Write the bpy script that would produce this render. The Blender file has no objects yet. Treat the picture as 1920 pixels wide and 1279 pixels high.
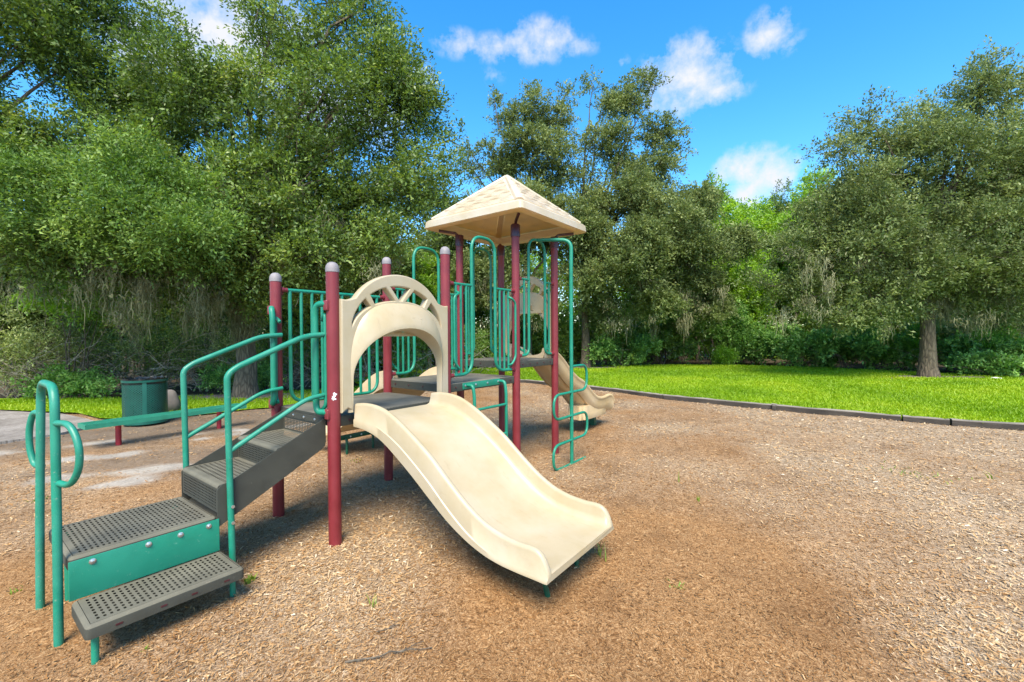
import bpy, math, random
import numpy as np
from mathutils import Vector, Matrix

R = math.radians
rng = np.random.default_rng(7)
random.seed(7)
sc = bpy.context.scene
col = sc.collection

# ---------------------------------------------------------------- camera numbers
F = 831.3 / 1920.0           # focal length in picture widths
CAMH, PITCH, ROLL = 1.5, 0.0126, -0.0063
BX, BY, YAW = -1.2944, 3.207, 0.6493      # near stair post of the play set, and its long axis
S1, S2, S3, WD = 1.1264, 1.0887, 0.8224, 0.8626
D1, D2, D3 = 0.9188, 1.0472, 1.2074
U2 = S1 + S2
U3 = U2 + S3

def at(px, py, Y):
    """world point at distance Y ahead for a place measured on the photograph"""
    return np.array([(px - 960) / 831.3 * Y, Y, CAMH + (629 - py) / 831.3 * Y])

# ---------------------------------------------------------------- tags
def tag(o, label=None, cat=None, group=None, kind=None):
    if label: o['label'] = label
    if cat: o['category'] = cat
    if group: o['group'] = group
    if kind: o['kind'] = kind
    return o

def empty(name, loc=(0, 0, 0), rz=0.0):
    o = bpy.data.objects.new(name, None)
    o.location = loc
    o.rotation_euler = (0, 0, rz)
    o.empty_display_size = 0.2
    col.objects.link(o)
    return o

# ---------------------------------------------------------------- mesh builder
class MB:
    def __init__(s):
        s.v = []; s.f = []
    def add(s, vs, fs):
        n = len(s.v)
        s.v.extend([tuple(float(c) for c in p) for p in vs])
        s.f.extend([tuple(i + n for i in f) for f in fs])
        return s
    def box(s, x0, x1, y0, y1, z0, z1, b=0.0):
        if b <= 0:
            vs = [(x, y, z) for z in (z0, z1) for y in (y0, y1) for x in (x0, x1)]
            return s.add(vs, [(0, 2, 3, 1), (4, 5, 7, 6), (0, 1, 5, 4), (2, 6, 7, 3), (0, 4, 6, 2), (1, 3, 7, 5)])
        def ring(i, z):
            return [(x0 + i + b, y0 + i, z), (x1 - i - b, y0 + i, z), (x1 - i, y0 + i + b, z), (x1 - i, y1 - i - b, z),
                    (x1 - i - b, y1 - i, z), (x0 + i + b, y1 - i, z), (x0 + i, y1 - i - b, z), (x0 + i, y0 + i + b, z)]
        k = b * 0.29
        rs = [ring(b, z0), ring(k, z0 + k), ring(0, z0 + b), ring(0, z1 - b), ring(k, z1 - k), ring(b, z1)]
        return s.loft(rs, True, True)
    def loft(s, rings, closed=True, caps=True):
        n = len(rings[0]); vs = [p for r in rings for p in r]; fs = []
        for i in range(len(rings) - 1):
            for j in range(n if closed else n - 1):
                a = i * n + j; b2 = i * n + (j + 1) % n
                fs.append((a, b2, b2 + n, a + n))
        if caps and closed:
            fs.append(tuple(reversed(range(n))))
            m = (len(rings) - 1) * n
            fs.append(tuple(range(m, m + n)))
        return s.add(vs, fs)
    def tube(s, pts, r, seg=10, caps=True):
        pts = [np.array(p, float) for p in pts]
        rr = r if hasattr(r, '__len__') else [r] * len(pts)
        T = []
        for i in range(len(pts)):
            a = pts[max(i - 1, 0)]; b = pts[min(i + 1, len(pts) - 1)]
            d = b - a; T.append(d / (np.linalg.norm(d) + 1e-9))
        n = np.cross(T[0], [0.31, 0.17, 0.93] if abs(T[0][2]) < .9 else [1, 0.1, 0]); n /= np.linalg.norm(n)
        rings = []
        for i, p in enumerate(pts):
            n = n - T[i] * n.dot(T[i]); n /= (np.linalg.norm(n) + 1e-9)
            b = np.cross(T[i], n)
            rings.append([p + rr[i] * (math.cos(t) * n + math.sin(t) * b) for t in [2 * math.pi * k / seg for k in range(seg)]])
        return s.loft(rings, True, caps)
    def lathe(s, prof, c=(0, 0), seg=20):
        rings = [[(c[0] + r * math.cos(2 * math.pi * k / seg), c[1] + r * math.sin(2 * math.pi * k / seg), z) for k in range(seg)] for r, z in prof]
        return s.loft(rings, True, True)
    def build(s, name, m, parent=None, smooth=40, loc=None):
        me = bpy.data.meshes.new(name)
        me.from_pydata(s.v, [], s.f)
        me.validate()
        if smooth:
            me.shade_smooth()
            me.set_sharp_from_angle(angle=R(smooth))
        me.materials.append(m)
        o = bpy.data.objects.new(name, me)
        col.objects.link(o)
        if parent is not None: o.parent = parent
        if loc is not None: o.location = loc
        return o

def build_each(mb, name, m, parent, smooth=40, group=1):
    """every separate piece (or run of `group` touching pieces) becomes an object of its own"""
    par = list(range(len(mb.v)))
    def find(a):
        while par[a] != a: par[a] = par[par[a]]; a = par[a]
        return a
    for f in mb.f:
        for q in f[1:]:
            x, y = find(f[0]), find(q)
            if x != y: par[max(x, y)] = min(x, y)
    roots = sorted({find(f[0]) for f in mb.f}); out = []
    for k in range(0, len(roots), group):
        keep = set(roots[k:k + group]); idx = [i for i in range(len(mb.v)) if find(i) in keep]; mp = {a: b for b, a in enumerate(idx)}
        p = MB(); p.v = [mb.v[i] for i in idx]; p.f = [tuple(mp[i] for i in f) for f in mb.f if find(f[0]) in keep]
        out.append(p.build(name, m, parent, smooth))
    return out

def fillet(pts, rad, n=6):
    """round the corners of a polyline"""
    pts = [np.array(p, float) for p in pts]; out = [pts[0]]
    for i in range(1, len(pts) - 1):
        a, p, b = pts[i - 1], pts[i], pts[i + 1]
        da, db = a - p, b - p
        la, lb = np.linalg.norm(da), np.linalg.norm(db)
        r = min(rad, la * .49, lb * .49)
        p0, p1 = p + da / la * r, p + db / lb * r
        for k in range(n + 1):
            t = k / n
            out.append((1 - t) ** 2 * p0 + 2 * t * (1 - t) * p + t * t * p1)
    out.append(pts[-1])
    return out

# ---------------------------------------------------------------- value noise
_lat = np.random.default_rng(3).random((256, 256))
def vnoise(x, y):
    xi = np.floor(x).astype(int); yi = np.floor(y).astype(int)
    fx = x - xi; fy = y - yi
    fx = fx * fx * (3 - 2 * fx); fy = fy * fy * (3 - 2 * fy)
    g = lambda a, b: _lat[a & 255, b & 255]
    return (g(xi, yi) * (1 - fx) + g(xi + 1, yi) * fx) * (1 - fy) + (g(xi, yi + 1) * (1 - fx) + g(xi + 1, yi + 1) * fx) * fy
def fbm(x, y, o=4):
    s = 0; a = .5; t = 0
    for k in range(o):
        s = s + a * vnoise(x * 2 ** k + 17.3 * k, y * 2 ** k + 9.1 * k); t += a; a *= .5
    return s / t
def inpoly(x, y, poly):
    inside = np.zeros(x.shape, bool); n = len(poly)
    for i in range(n):
        x1, y1 = poly[i]; x2, y2 = poly[(i + 1) % n]
        c = ((y1 > y) != (y2 > y)) & (x < (x2 - x1) * (y - y1) / (y2 - y1 + 1e-12) + x1)
        inside ^= c
    return inside
def sst(a, b, x):
    t = np.clip((x - a) / (b - a), 0, 1); return t * t * (3 - 2 * t)

# ---------------------------------------------------------------- materials
def mat(name):
    m = bpy.data.materials.new(name); m.use_nodes = True
    nt = m.node_tree
    return m, nt, nt.nodes['Principled BSDF'], nt.nodes, nt.links
def nnode(N, typ, **kw):
    n = N.new(typ)
    for k, v in kw.items():
        if k.startswith('i_'): n.inputs[k[2:]].default_value = v
        else: setattr(n, k, v)
    return n
def ramp(N, stops, interp='LINEAR'):
    r = N.new('ShaderNodeValToRGB'); cr = r.color_ramp; cr.interpolation = interp
    while len(cr.elements) < len(stops): cr.elements.new(.5)
    for e, (p, c) in zip(cr.elements, stops):
        e.position = p; e.color = (*c, 1) if len(c) == 3 else c
    return r
def mixc(N, L, fac, a, b, mode='MIX'):
    m = N.new('ShaderNodeMix'); m.data_type = 'RGBA'; m.blend_type = mode
    for key, val in ((0, fac), (6, a), (7, b)):
        if hasattr(val, 'links') or hasattr(val, 'is_linked'): L.new(val, m.inputs[key])
        else: m.inputs[key].default_value = val if key == 0 else (*val, 1)
    return m.outputs[2]

def painted(name, c, rough=.4, worn=None, wornamt=.0, scale=6, var=.15, bump=.0, fade=None):
    """coated metal or moulded plastic with uneven tone, dirt and scuffs"""
    m, nt, P, N, L = mat(name)
    tc = N.new('ShaderNodeTexCoord')
    n1 = nnode(N, 'ShaderNodeTexNoise', i_Scale=scale, i_Detail=5.0, i_Roughness=.6)
    L.new(tc.outputs['Object'], n1.inputs['Vector'])
    r1 = ramp(N, [(.3, tuple(x * (1 - var) for x in c)), (.7, tuple(min(1, x * (1 + var)) for x in c))])
    L.new(n1.outputs['Fac'], r1.inputs['Fac']); out = r1.outputs['Color']
    if fade:
        n3 = nnode(N, 'ShaderNodeTexNoise', i_Scale=2.2, i_Detail=3.0)
        L.new(tc.outputs['Object'], n3.inputs['Vector'])
        r3 = ramp(N, [(.45, (0, 0, 0)), (.75, (.6, .6, .6))]); L.new(n3.outputs['Fac'], r3.inputs['Fac'])
        out = mixc(N, L, r3.outputs['Color'], out, fade)
    if worn:
        n2 = nnode(N, 'ShaderNodeTexNoise', i_Scale=scale * 5, i_Detail=6.0, i_Roughness=.7)
        L.new(tc.outputs['Object'], n2.inputs['Vector'])
        r2 = ramp(N, [(.62, (0, 0, 0)), (.72, (wornamt,) * 3)])
        L.new(n2.outputs['Fac'], r2.inputs['Fac'])
        out = mixc(N, L, r2.outputs['Color'], out, worn)
    L.new(out, P.inputs['Base Color'])
    rr = ramp(N, [(.3, (rough - .08,) * 3), (.7, (rough + .12,) * 3)])
    L.new(n1.outputs['Fac'], rr.inputs['Fac']); L.new(rr.outputs['Color'], P.inputs['Roughness'])
    if bump:
        n4 = nnode(N, 'ShaderNodeTexNoise', i_Scale=220.0, i_Detail=2.0)
        L.new(tc.outputs['Object'], n4.inputs['Vector'])
        b = nnode(N, 'ShaderNodeBump', i_Strength=bump, i_Distance=.004)
        L.new(n4.outputs['Fac'], b.inputs['Height']); L.new(b.outputs['Normal'], P.inputs['Normal'])
    return m

M = {}
M['green'] = painted('green_coat', (.005, .180, .108), .42, (.22, .36, .28), .5, 7, .16, .12, (.018, .22, .145))
M['rail'] = painted('worn_green_rail', (.006, .190, .118), .45, (.34, .38, .32), .7, 9, .18, .12, (.06, .25, .185))
M['dgreen'] = painted('dark_green_coat', (.004, .075, .038), .4, None, 0, 7, .2)
M['maroon'] = painted('maroon_coat', (.170, .017, .023), .42, (.30, .08, .08), .35, 5, .16, .08, (.20, .028, .033))
M['dmaroon'] = painted('dark_maroon_metal', (.055, .010, .014), .4, None, 0, 6, .2)
M['red'] = painted('red_leg_paint', (.26, .010, .022), .4, (.42, .28, .26), .6, 7, .2)
M['cap'] = painted('grey_white_cap', (.21, .19, .195), .6, (.42, .40, .40), .7, 12, .15)
M['dark'] = painted('dark_grey_coat', (.042, .042, .031), .66, (.16, .15, .13), .4, 8, .16, .2)
M['tread'] = painted('dusty_grey_tread', (.118, .110, .078), .78, (.22, .195, .14), .5, 6, .2, .25, (.090, .082, .056))
M['steel'] = painted('bolt_steel', (.55, .55, .55), .3, None, 0, 20, .1)
M['steel'].node_tree.nodes['Principled BSDF'].inputs['Metallic'].default_value = .9
M['bare'] = painted('bare_primer', (.78, .77, .76), .5, None, 0, 30, .06)
M['can'] = painted('can_green_mesh', (.005, .085, .062), .4, None, 0, 5, .2)
M['liner'] = painted('black_liner', (.010, .011, .012), .3, None, 0, 9, .3)
M['benchgreen'] = painted('bench_green', (.02, .20, .125), .42, (.25, .35, .30), .4, 9, .15)
M['rock'] = painted('grey_stone', (.12, .105, .092), .9, (.12, .11, .10), .6, 5, .3, .5)

def plastic(name, c, sss=.0, stain=.5):
    m, nt, P, N, L = mat(name)
    tc = N.new('ShaderNodeTexCoord')
    n1 = nnode(N, 'ShaderNodeTexNoise', i_Scale=2.6, i_Detail=6.0, i_Roughness=.62)
    L.new(tc.outputs['Object'], n1.inputs['Vector'])
    r1 = ramp(N, [(.3, (c[0] * .90, c[1] * .86, c[2] * .74)), (.55, c), (.8, (min(1, c[0] * 1.06), min(1, c[1] * 1.1), min(1, c[2] * 1.25)))])
    L.new(n1.outputs['Fac'], r1.inputs['Fac']); out = r1.outputs['Color']
    n2 = nnode(N, 'ShaderNodeTexNoise', i_Scale=14.0, i_Detail=8.0, i_Roughness=.75)
    mp = N.new('ShaderNodeMapping'); mp.inputs['Scale'].default_value = (1.6, .5, .5)
    L.new(tc.outputs['Object'], mp.inputs['Vector']); L.new(mp.outputs['Vector'], n2.inputs['Vector'])
    r2 = ramp(N, [(.58, (0, 0, 0)), (.78, (stain, stain, stain))])
    L.new(n2.outputs['Fac'], r2.inputs['Fac'])
    out = mixc(N, L, r2.outputs['Color'], out, (c[0] * .62, c[1] * .55, c[2] * .42))
    n5 = nnode(N, 'ShaderNodeTexNoise', i_Scale=3.0, i_Detail=7.0, i_Roughness=.7)
    mp5 = N.new('ShaderNodeMapping'); mp5.inputs['Scale'].default_value = (11, .9, 1.2); L.new(tc.outputs['Object'], mp5.inputs['Vector']); L.new(mp5.outputs['Vector'], n5.inputs['Vector'])
    r5 = ramp(N, [(.60, (0, 0, 0)), (.74, (stain * .7,) * 3)]); L.new(n5.outputs['Fac'], r5.inputs['Fac'])
    out = mixc(N, L, r5.outputs['Color'], out, (c[0] * .66, c[1] * .62, c[2] * .58))
    L.new(out, P.inputs['Base Color'])
    rr = ramp(N, [(.3, (.32,) * 3), (.75, (.5,) * 3)]); L.new(n1.outputs['Fac'], rr.inputs['Fac']); L.new(rr.outputs['Color'], P.inputs['Roughness'])
    if sss:
        t = N.new('ShaderNodeBsdfTranslucent'); t.inputs['Color'].default_value = (1.0, .66, .24, 1)
        mx = N.new('ShaderNodeMixShader'); mx.inputs[0].default_value = sss
        L.new(P.outputs[0], mx.inputs[1]); L.new(t.outputs[0], mx.inputs[2])
        L.new(mx.outputs[0], N['Material Output'].inputs['Surface'])
    n4 = nnode(N, 'ShaderNodeTexNoise', i_Scale=160.0, i_Detail=2.0); L.new(tc.outputs['Object'], n4.inputs['Vector'])
    b = nnode(N, 'ShaderNodeBump', i_Strength=.06, i_Distance=.004); L.new(n4.outputs['Fac'], b.inputs['Height']); L.new(b.outputs['Normal'], P.inputs['Normal'])
    return m
M['cream'] = plastic('cream_plastic', (.405, .335, .22))
M['tan'] = plastic('tan_plastic', (.58, .43, .245))
M['roof'] = plastic('roof_plastic', (.57, .525, .405), .27, .15)

# dark deck plate with fine punched pattern
m, nt, P, N, L = mat('deck_plate'); M['deck'] = m
tc = N.new('ShaderNodeTexCoord')
vo = nnode(N, 'ShaderNodeTexVoronoi', i_Scale=34.0, i_Randomness=0.0); L.new(tc.outputs['Object'], vo.inputs['Vector'])
r = ramp(N, [(.20, (.018, .019, .018)), (.30, (.135, .130, .108))]); L.new(vo.outputs['Distance'], r.inputs['Fac'])
nz = nnode(N, 'ShaderNodeTexNoise', i_Scale=5.0, i_Detail=6.0); L.new(tc.outputs['Object'], nz.inputs['Vector'])
rn = ramp(N, [(.3, (.7, .7, .7)), (.7, (1.25, 1.22, 1.15))]); L.new(nz.outputs['Fac'], rn.inputs['Fac'])
L.new(mixc(N, L, 1.0, r.outputs['Color'], rn.outputs['Color'], 'MULTIPLY'), P.inputs['Base Color']); P.inputs['Roughness'].default_value = .8; P.inputs['Specular IOR Level'].default_value = .2

def leafmat(name, stops, trans=.28, rough=.42, spec=.5):
    m, nt, P, N, L = mat(name)
    a = N.new('ShaderNodeAttribute'); a.attribute_name = 'tint'
    r = ramp(N, stops); L.new(a.outputs['Fac'], r.inputs['Fac'])
    L.new(r.outputs['Color'], P.inputs['Base Color'])
    P.inputs['Roughness'].default_value = rough
    P.inputs['Specular IOR Level'].default_value = spec
    t = N.new('ShaderNodeBsdfTranslucent')
    hs = nnode(N, 'ShaderNodeHueSaturation', i_Hue=.49, i_Saturation=1.15, i_Value=1.5); L.new(r.outputs['Color'], hs.inputs['Color'])
    L.new(hs.outputs['Color'], t.inputs['Color'])
    mx = N.new('ShaderNodeMixShader'); mx.inputs[0].default_value = trans
    L.new(P.outputs[0], mx.inputs[1]); L.new(t.outputs[0], mx.inputs[2])
    L.new(mx.outputs[0], N['Material Output'].inputs['Surface'])
    return m
M['oak'] = leafmat('oak_leaf', [(0, (0.048, 0.083, 0.019)), (.45, (0.120, 0.194, 0.041)), (.8, (0.211, 0.308, 0.062)), (1, (0.341, 0.396, 0.109))], .32, .46, .45)
M['oakbright'] = leafmat('young_oak_leaf', [(0, (0.053, 0.110, 0.022)), (.5, (0.131, 0.231, 0.045)), (1, (0.288, 0.400, 0.106))], .34, .5, .3)
M['oakgrey'] = leafmat('grey_oak_leaf', [(0, (0.072, 0.099, 0.031)), (.5, (0.153, 0.205, 0.065)), (1, (0.299, 0.351, 0.130))], .32, .5, .3)
M['light'] = leafmat('light_green_leaf', [(0, (0.102, 0.199, 0.026)), (.5, (0.227, 0.398, 0.050)), (1, (0.384, 0.559, 0.100))], .38)
M['mid'] = leafmat('mid_green_leaf', [(0, (0.075, 0.135, 0.024)), (.5, (0.158, 0.255, 0.045)), (1, (0.285, 0.375, 0.075))], .32)
M['shrub'] = leafmat('shrub_leaf', [(0, (0.065, 0.155, 0.035)), (.5, (0.164, 0.325, 0.066)), (1, (0.378, 0.580, 0.155))], .28, .5, .3)
M['fern'] = leafmat('feathery_leaf', [(0, (0.072, 0.180, 0.014)), (.6, (0.144, 0.324, 0.024)), (1, (0.240, 0.432, 0.048))], .4)
M['brush'] = leafmat('brush_leaf', [(0, (0.114, 0.148, 0.046)), (.5, (0.205, 0.262, 0.080)), (1, (0.433, 0.502, 0.160))], .3)
M['grass'] = leafmat('grass_blade', [(0, (.135, .25, .006)), (.5, (.235, .365, .009)), (1, (.35, .43, .02))], .35, .5, .3)
M['weed'] = leafmat('weed_blade', [(0, (.10, .20, .02)), (1, (.30, .38, .06))], .35)
M['moss'] = leafmat('spanish_moss', [(0, (0.129, 0.133, 0.068)), (.5, (0.225, 0.225, 0.124)), (1, (0.376, 0.368, 0.225))], .3, .9, .1)
M['chip'] = leafmat('wood_chip', [(0, (.10, .045, .015)), (.28, (.24, .118, .040)), (.5, (.40, .245, .112)), (.72, (.48, .350, .205)), (1, (.68, .585, .45))], .0, .85, .15)

def barkmat(name, a, b, sc_=(9, 9, 2.2)):
    m, nt, P, N, L = mat(name)
    tc = N.new('ShaderNodeTexCoord'); mp = N.new('ShaderNodeMapping'); mp.inputs['Scale'].default_value = sc_
    L.new(tc.outputs['Object'], mp.inputs['Vector'])
    n = nnode(N, 'ShaderNodeTexNoise', i_Scale=1.6, i_Detail=9.0, i_Roughness=.7); L.new(mp.outputs['Vector'], n.inputs['Vector'])
    v = nnode(N, 'ShaderNodeTexVoronoi', i_Scale=1.5); v.feature = 'DISTANCE_TO_EDGE'; L.new(mp.outputs['Vector'], v.inputs['Vector'])
    r = ramp(N, [(.3, a), (.7, b)]); L.new(n.outputs['Fac'], r.inputs['Fac'])
    rv = ramp(N, [(.0, (.35, .35, .35)), (.18, (1, 1, 1))]); L.new(v.outputs['Distance'], rv.inputs['Fac'])
    L.new(mixc(N, L, .8, r.outputs['Color'], rv.outputs['Color'], 'MULTIPLY'), P.inputs['Base Color'])
    P.inputs['Roughness'].default_value = .95
    bp = nnode(N, 'ShaderNodeBump', i_Strength=.9, i_Distance=.04); L.new(v.outputs['Distance'], bp.inputs['Height']); L.new(bp.outputs['Normal'], P.inputs['Normal'])
    return m
M['bark'] = barkmat('oak_bark', (.075, .056, .036), (.21, .165, .11))
M['twig'] = barkmat('dry_twig', (.24, .20, .14), (.48, .42, .31), (4, 4, 4))
M['darkbark'] = barkmat('dark_bark', (.07, .056, .04), (.19, .155, .11))

def timbermat():
    m, nt, P, N, L = mat('weathered_timber')
    tc = N.new('ShaderNodeTexCoord'); mp = N.new('ShaderNodeMapping'); mp.inputs['Scale'].default_value = (1.2, 14, 14)
    L.new(tc.outputs['Object'], mp.inputs['Vector'])
    n = nnode(N, 'ShaderNodeTexNoise', i_Scale=2.5, i_Detail=8.0, i_Roughness=.7); L.new(mp.outputs['Vector'], n.inputs['Vector'])
    r = ramp(N, [(.3, (.05, .04, .032)), (.5, (.13, .105, .08)), (.75, (.27, .23, .185))]); L.new(n.outputs['Fac'], r.inputs['Fac'])
    n2 = nnode(N, 'ShaderNodeTexNoise', i_Scale=2.2, i_Detail=5.0); L.new(tc.outputs['Object'], n2.inputs['Vector'])
    r2 = ramp(N, [(.45, (0, 0, 0)), (.62, (.8, .8, .8))]); L.new(n2.outputs['Fac'], r2.inputs['Fac'])
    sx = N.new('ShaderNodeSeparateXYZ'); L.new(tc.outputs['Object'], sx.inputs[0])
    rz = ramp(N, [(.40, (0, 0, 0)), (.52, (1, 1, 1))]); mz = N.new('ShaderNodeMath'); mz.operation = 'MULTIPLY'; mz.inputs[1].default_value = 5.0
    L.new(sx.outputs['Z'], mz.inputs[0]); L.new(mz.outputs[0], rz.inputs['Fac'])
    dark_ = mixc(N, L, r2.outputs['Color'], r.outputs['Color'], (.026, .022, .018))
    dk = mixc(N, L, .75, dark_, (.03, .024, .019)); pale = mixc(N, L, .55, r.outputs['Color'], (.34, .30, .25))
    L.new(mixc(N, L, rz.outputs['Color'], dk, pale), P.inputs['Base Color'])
    P.inputs['Roughness'].default_value = .9
    b = nnode(N, 'ShaderNodeBump', i_Strength=.6, i_Distance=.02); L.new(n.outputs['Fac'], b.inputs['Height']); L.new(b.outputs['Normal'], P.inputs['Normal'])
    return m
M['timber'] = timbermat()

# ---------------------------------------------------------------- leaf clouds (numpy -> one mesh)
def unit(v): return v / (np.linalg.norm(v, axis=-1, keepdims=True) + 1e-9)

def quadmesh(name, V, tint, m, parent=None, smooth=False):
    """V: (n,4,3) quads, tint: (n,)"""
    n = len(V); me = bpy.data.meshes.new(name)
    me.vertices.add(n * 4); me.vertices.foreach_set('co', np.ascontiguousarray(V.reshape(-1), dtype=np.float32))
    me.loops.add(n * 4); me.loops.foreach_set('vertex_index', np.arange(n * 4, dtype=np.int32))
    me.polygons.add(n)
    me.polygons.foreach_set('loop_start', np.arange(0, n * 4, 4, dtype=np.int32))
    at_ = me.attributes.new('tint', 'FLOAT', 'FACE'); at_.data.foreach_set('value', np.ascontiguousarray(np.clip(tint, 0, 1), dtype=np.float32))
    me.update(calc_edges=True)
    me.materials.append(m)
    o = bpy.data.objects.new(name, me); col.objects.link(o)
    if parent is not None: o.parent = parent
    return o

def leafquads(P, D, N, L, W):
    S = unit(np.cross(D, N)); N2 = np.cross(S, D)
    L = L[:, None]; W = W[:, None]
    a = P; c = P + D * L - N2 * L * .12
    b = P + D * L * .45 + S * W * .5 + N2 * L * .07
    d = P + D * L * .45 - S * W * .5 + N2 * L * .07
    return np.stack([a, b, c, d], 1)

def sprays(C, A, nl, slen, lsize, g, aspect=.45, droop=.15, spread=.62):
    """C: spray bases, A: spray axes; nl leaves along each"""
    n = len(C)
    t = g.random((n, nl, 1)) ** .8
    ln = slen * (.6 + .8 * g.random((n, 1, 1)))
    P = C[:, None, :] + A[:, None, :] * t * ln + g.normal(0, .025 + slen * .075, (n, nl, 3))
    P[..., 2:3] -= droop * t * t * ln
    D = unit(A[:, None, :] * .9 + g.normal(0, spread, (n, nl, 3)))
    Nn = unit(g.normal(0, .75, (n, nl, 3)) + np.array([0, 0, .9]))
    Ls = lsize * (.65 + .7 * g.random((n, nl)))
    P = P.reshape(-1, 3); D = D.reshape(-1, 3); Nn = Nn.reshape(-1, 3); Ls = Ls.reshape(-1)
    tint = np.clip(np.repeat(g.normal(.45, .16, n), nl) + g.normal(0, .14, n * nl), 0, 1)
    return leafquads(P, D, Nn, Ls, Ls * aspect), tint

def sublobes(lobes, g, k=7, f=.48):
    out = []
    for (c, r) in lobes:
        c = np.array(c, float); r = np.array([r, r, r * .85]) if np.isscalar(r) else np.array(r, float)
        out.append((c, r * .58, .16))
        kk = max(5, int(k * 1.35 * (.7 + .3 * r.mean())))
        for i in range(kk):
            d = unit(g.normal(0, 1, 3)); d[2] *= .9
            q = f * (.42 + .62 * g.random())
            out.append((c + d * r * (.60 + .48 * g.random()), r * np.array([q, q, q * .72]), 1.0))
    return out

def crown_quads(lobes, g, nsprays, nl=22, slen=.5, lsize=.09, aspect=.45, k=7, up=.15, droop=.15, f=.48):
    sub = sublobes(lobes, g, k, f)
    w = np.array([s[2] * (s[1].prod()) ** (.75) for s in sub]); w /= w.sum()
    Cs, As, Ts = [], [], []
    for (c, r, q), wi in zip(sub, w):
        n = max(2, int(round(nsprays * wi)))
        d = g.normal(0, 1, (n, 3)); d[:, 2] = d[:, 2] * .8 + .35; d = unit(d)
        t = (.40 + .68 * g.random((n, 1)) ** .7)
        Ts.append(np.full(n * nl, g.normal(0, .15)))
        Cs.append(c + d * r * t)
        As.append(unit(d * .8 + g.normal(0, .45, (n, 3)) + np.array([0, 0, up])))
    C = np.concatenate(Cs); A = np.concatenate(As)
    V, ti = sprays(C, A, nl, slen, lsize, g, aspect, droop)
    return V, ti + np.concatenate(Ts), sub

def moss_quads(anchors, g, per=26, length=(.5, 1.4), width=.014, rad=.16):
    Q = []; T = []
    for a in anchors:
        a = np.array(a, float); Lm = length[0] + (length[1] - length[0]) * g.random() ** 1.7; rad0 = rad * g.uniform(.5, 1.5)
        n = int(per * (.6 + .8 * g.random())); tn = g.normal(.5, .13)
        o = a + np.concatenate([g.normal(0, rad0, (n, 2)), g.normal(0, .12, (n, 1))], 1)
        ln = Lm * (.15 + .85 * g.random(n) ** 1.6) * np.exp(-(np.linalg.norm(o[:, :2] - a[:2], axis=1) / rad) ** 2 * .35)
        ang = g.uniform(0, math.pi, n); sd = np.stack([np.cos(ang), np.sin(ang), 0 * ang], 1) * width * (.6 + .8 * g.random((n, 1)))
        prev = o; pw = sd * .6
        K = 4
        for k in range(1, K + 1):
            cur = o + np.stack([0 * ln, 0 * ln, -ln * k / K], 1) + g.normal(0, .034, (n, 3)); cw = sd * (1.0 - .22 * k)
            Q.append(np.stack([prev - pw, prev + pw, cur + cw, cur - cw], 1)); T.append(np.full(n, tn) + g.normal(0, .12, n))
            prev, pw = cur, cw
    return np.concatenate(Q), np.concatenate(T)

def limb(mb, a, b, r0, r1, g, sag=.12, n=7, seg=6, wob=.05):
    a = np.array(a, float); b = np.array(b, float); d = b - a; L_ = np.linalg.norm(d)
    mid = (a + b) / 2 + np.array([0, 0, sag * L_]) + g.normal(0, wob * L_, 3)
    pts = []; rs = []
    for k in range(n + 1):
        t = k / n
        p = (1 - t) ** 2 * a + 2 * t * (1 - t) * mid + t * t * b + (g.normal(0, .012 * L_, 3) if 0 < k < n else 0)
        pts.append(p); rs.append(r0 + (r1 - r0) * t)
    mb.tube(pts, rs, seg)
    return pts

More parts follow.
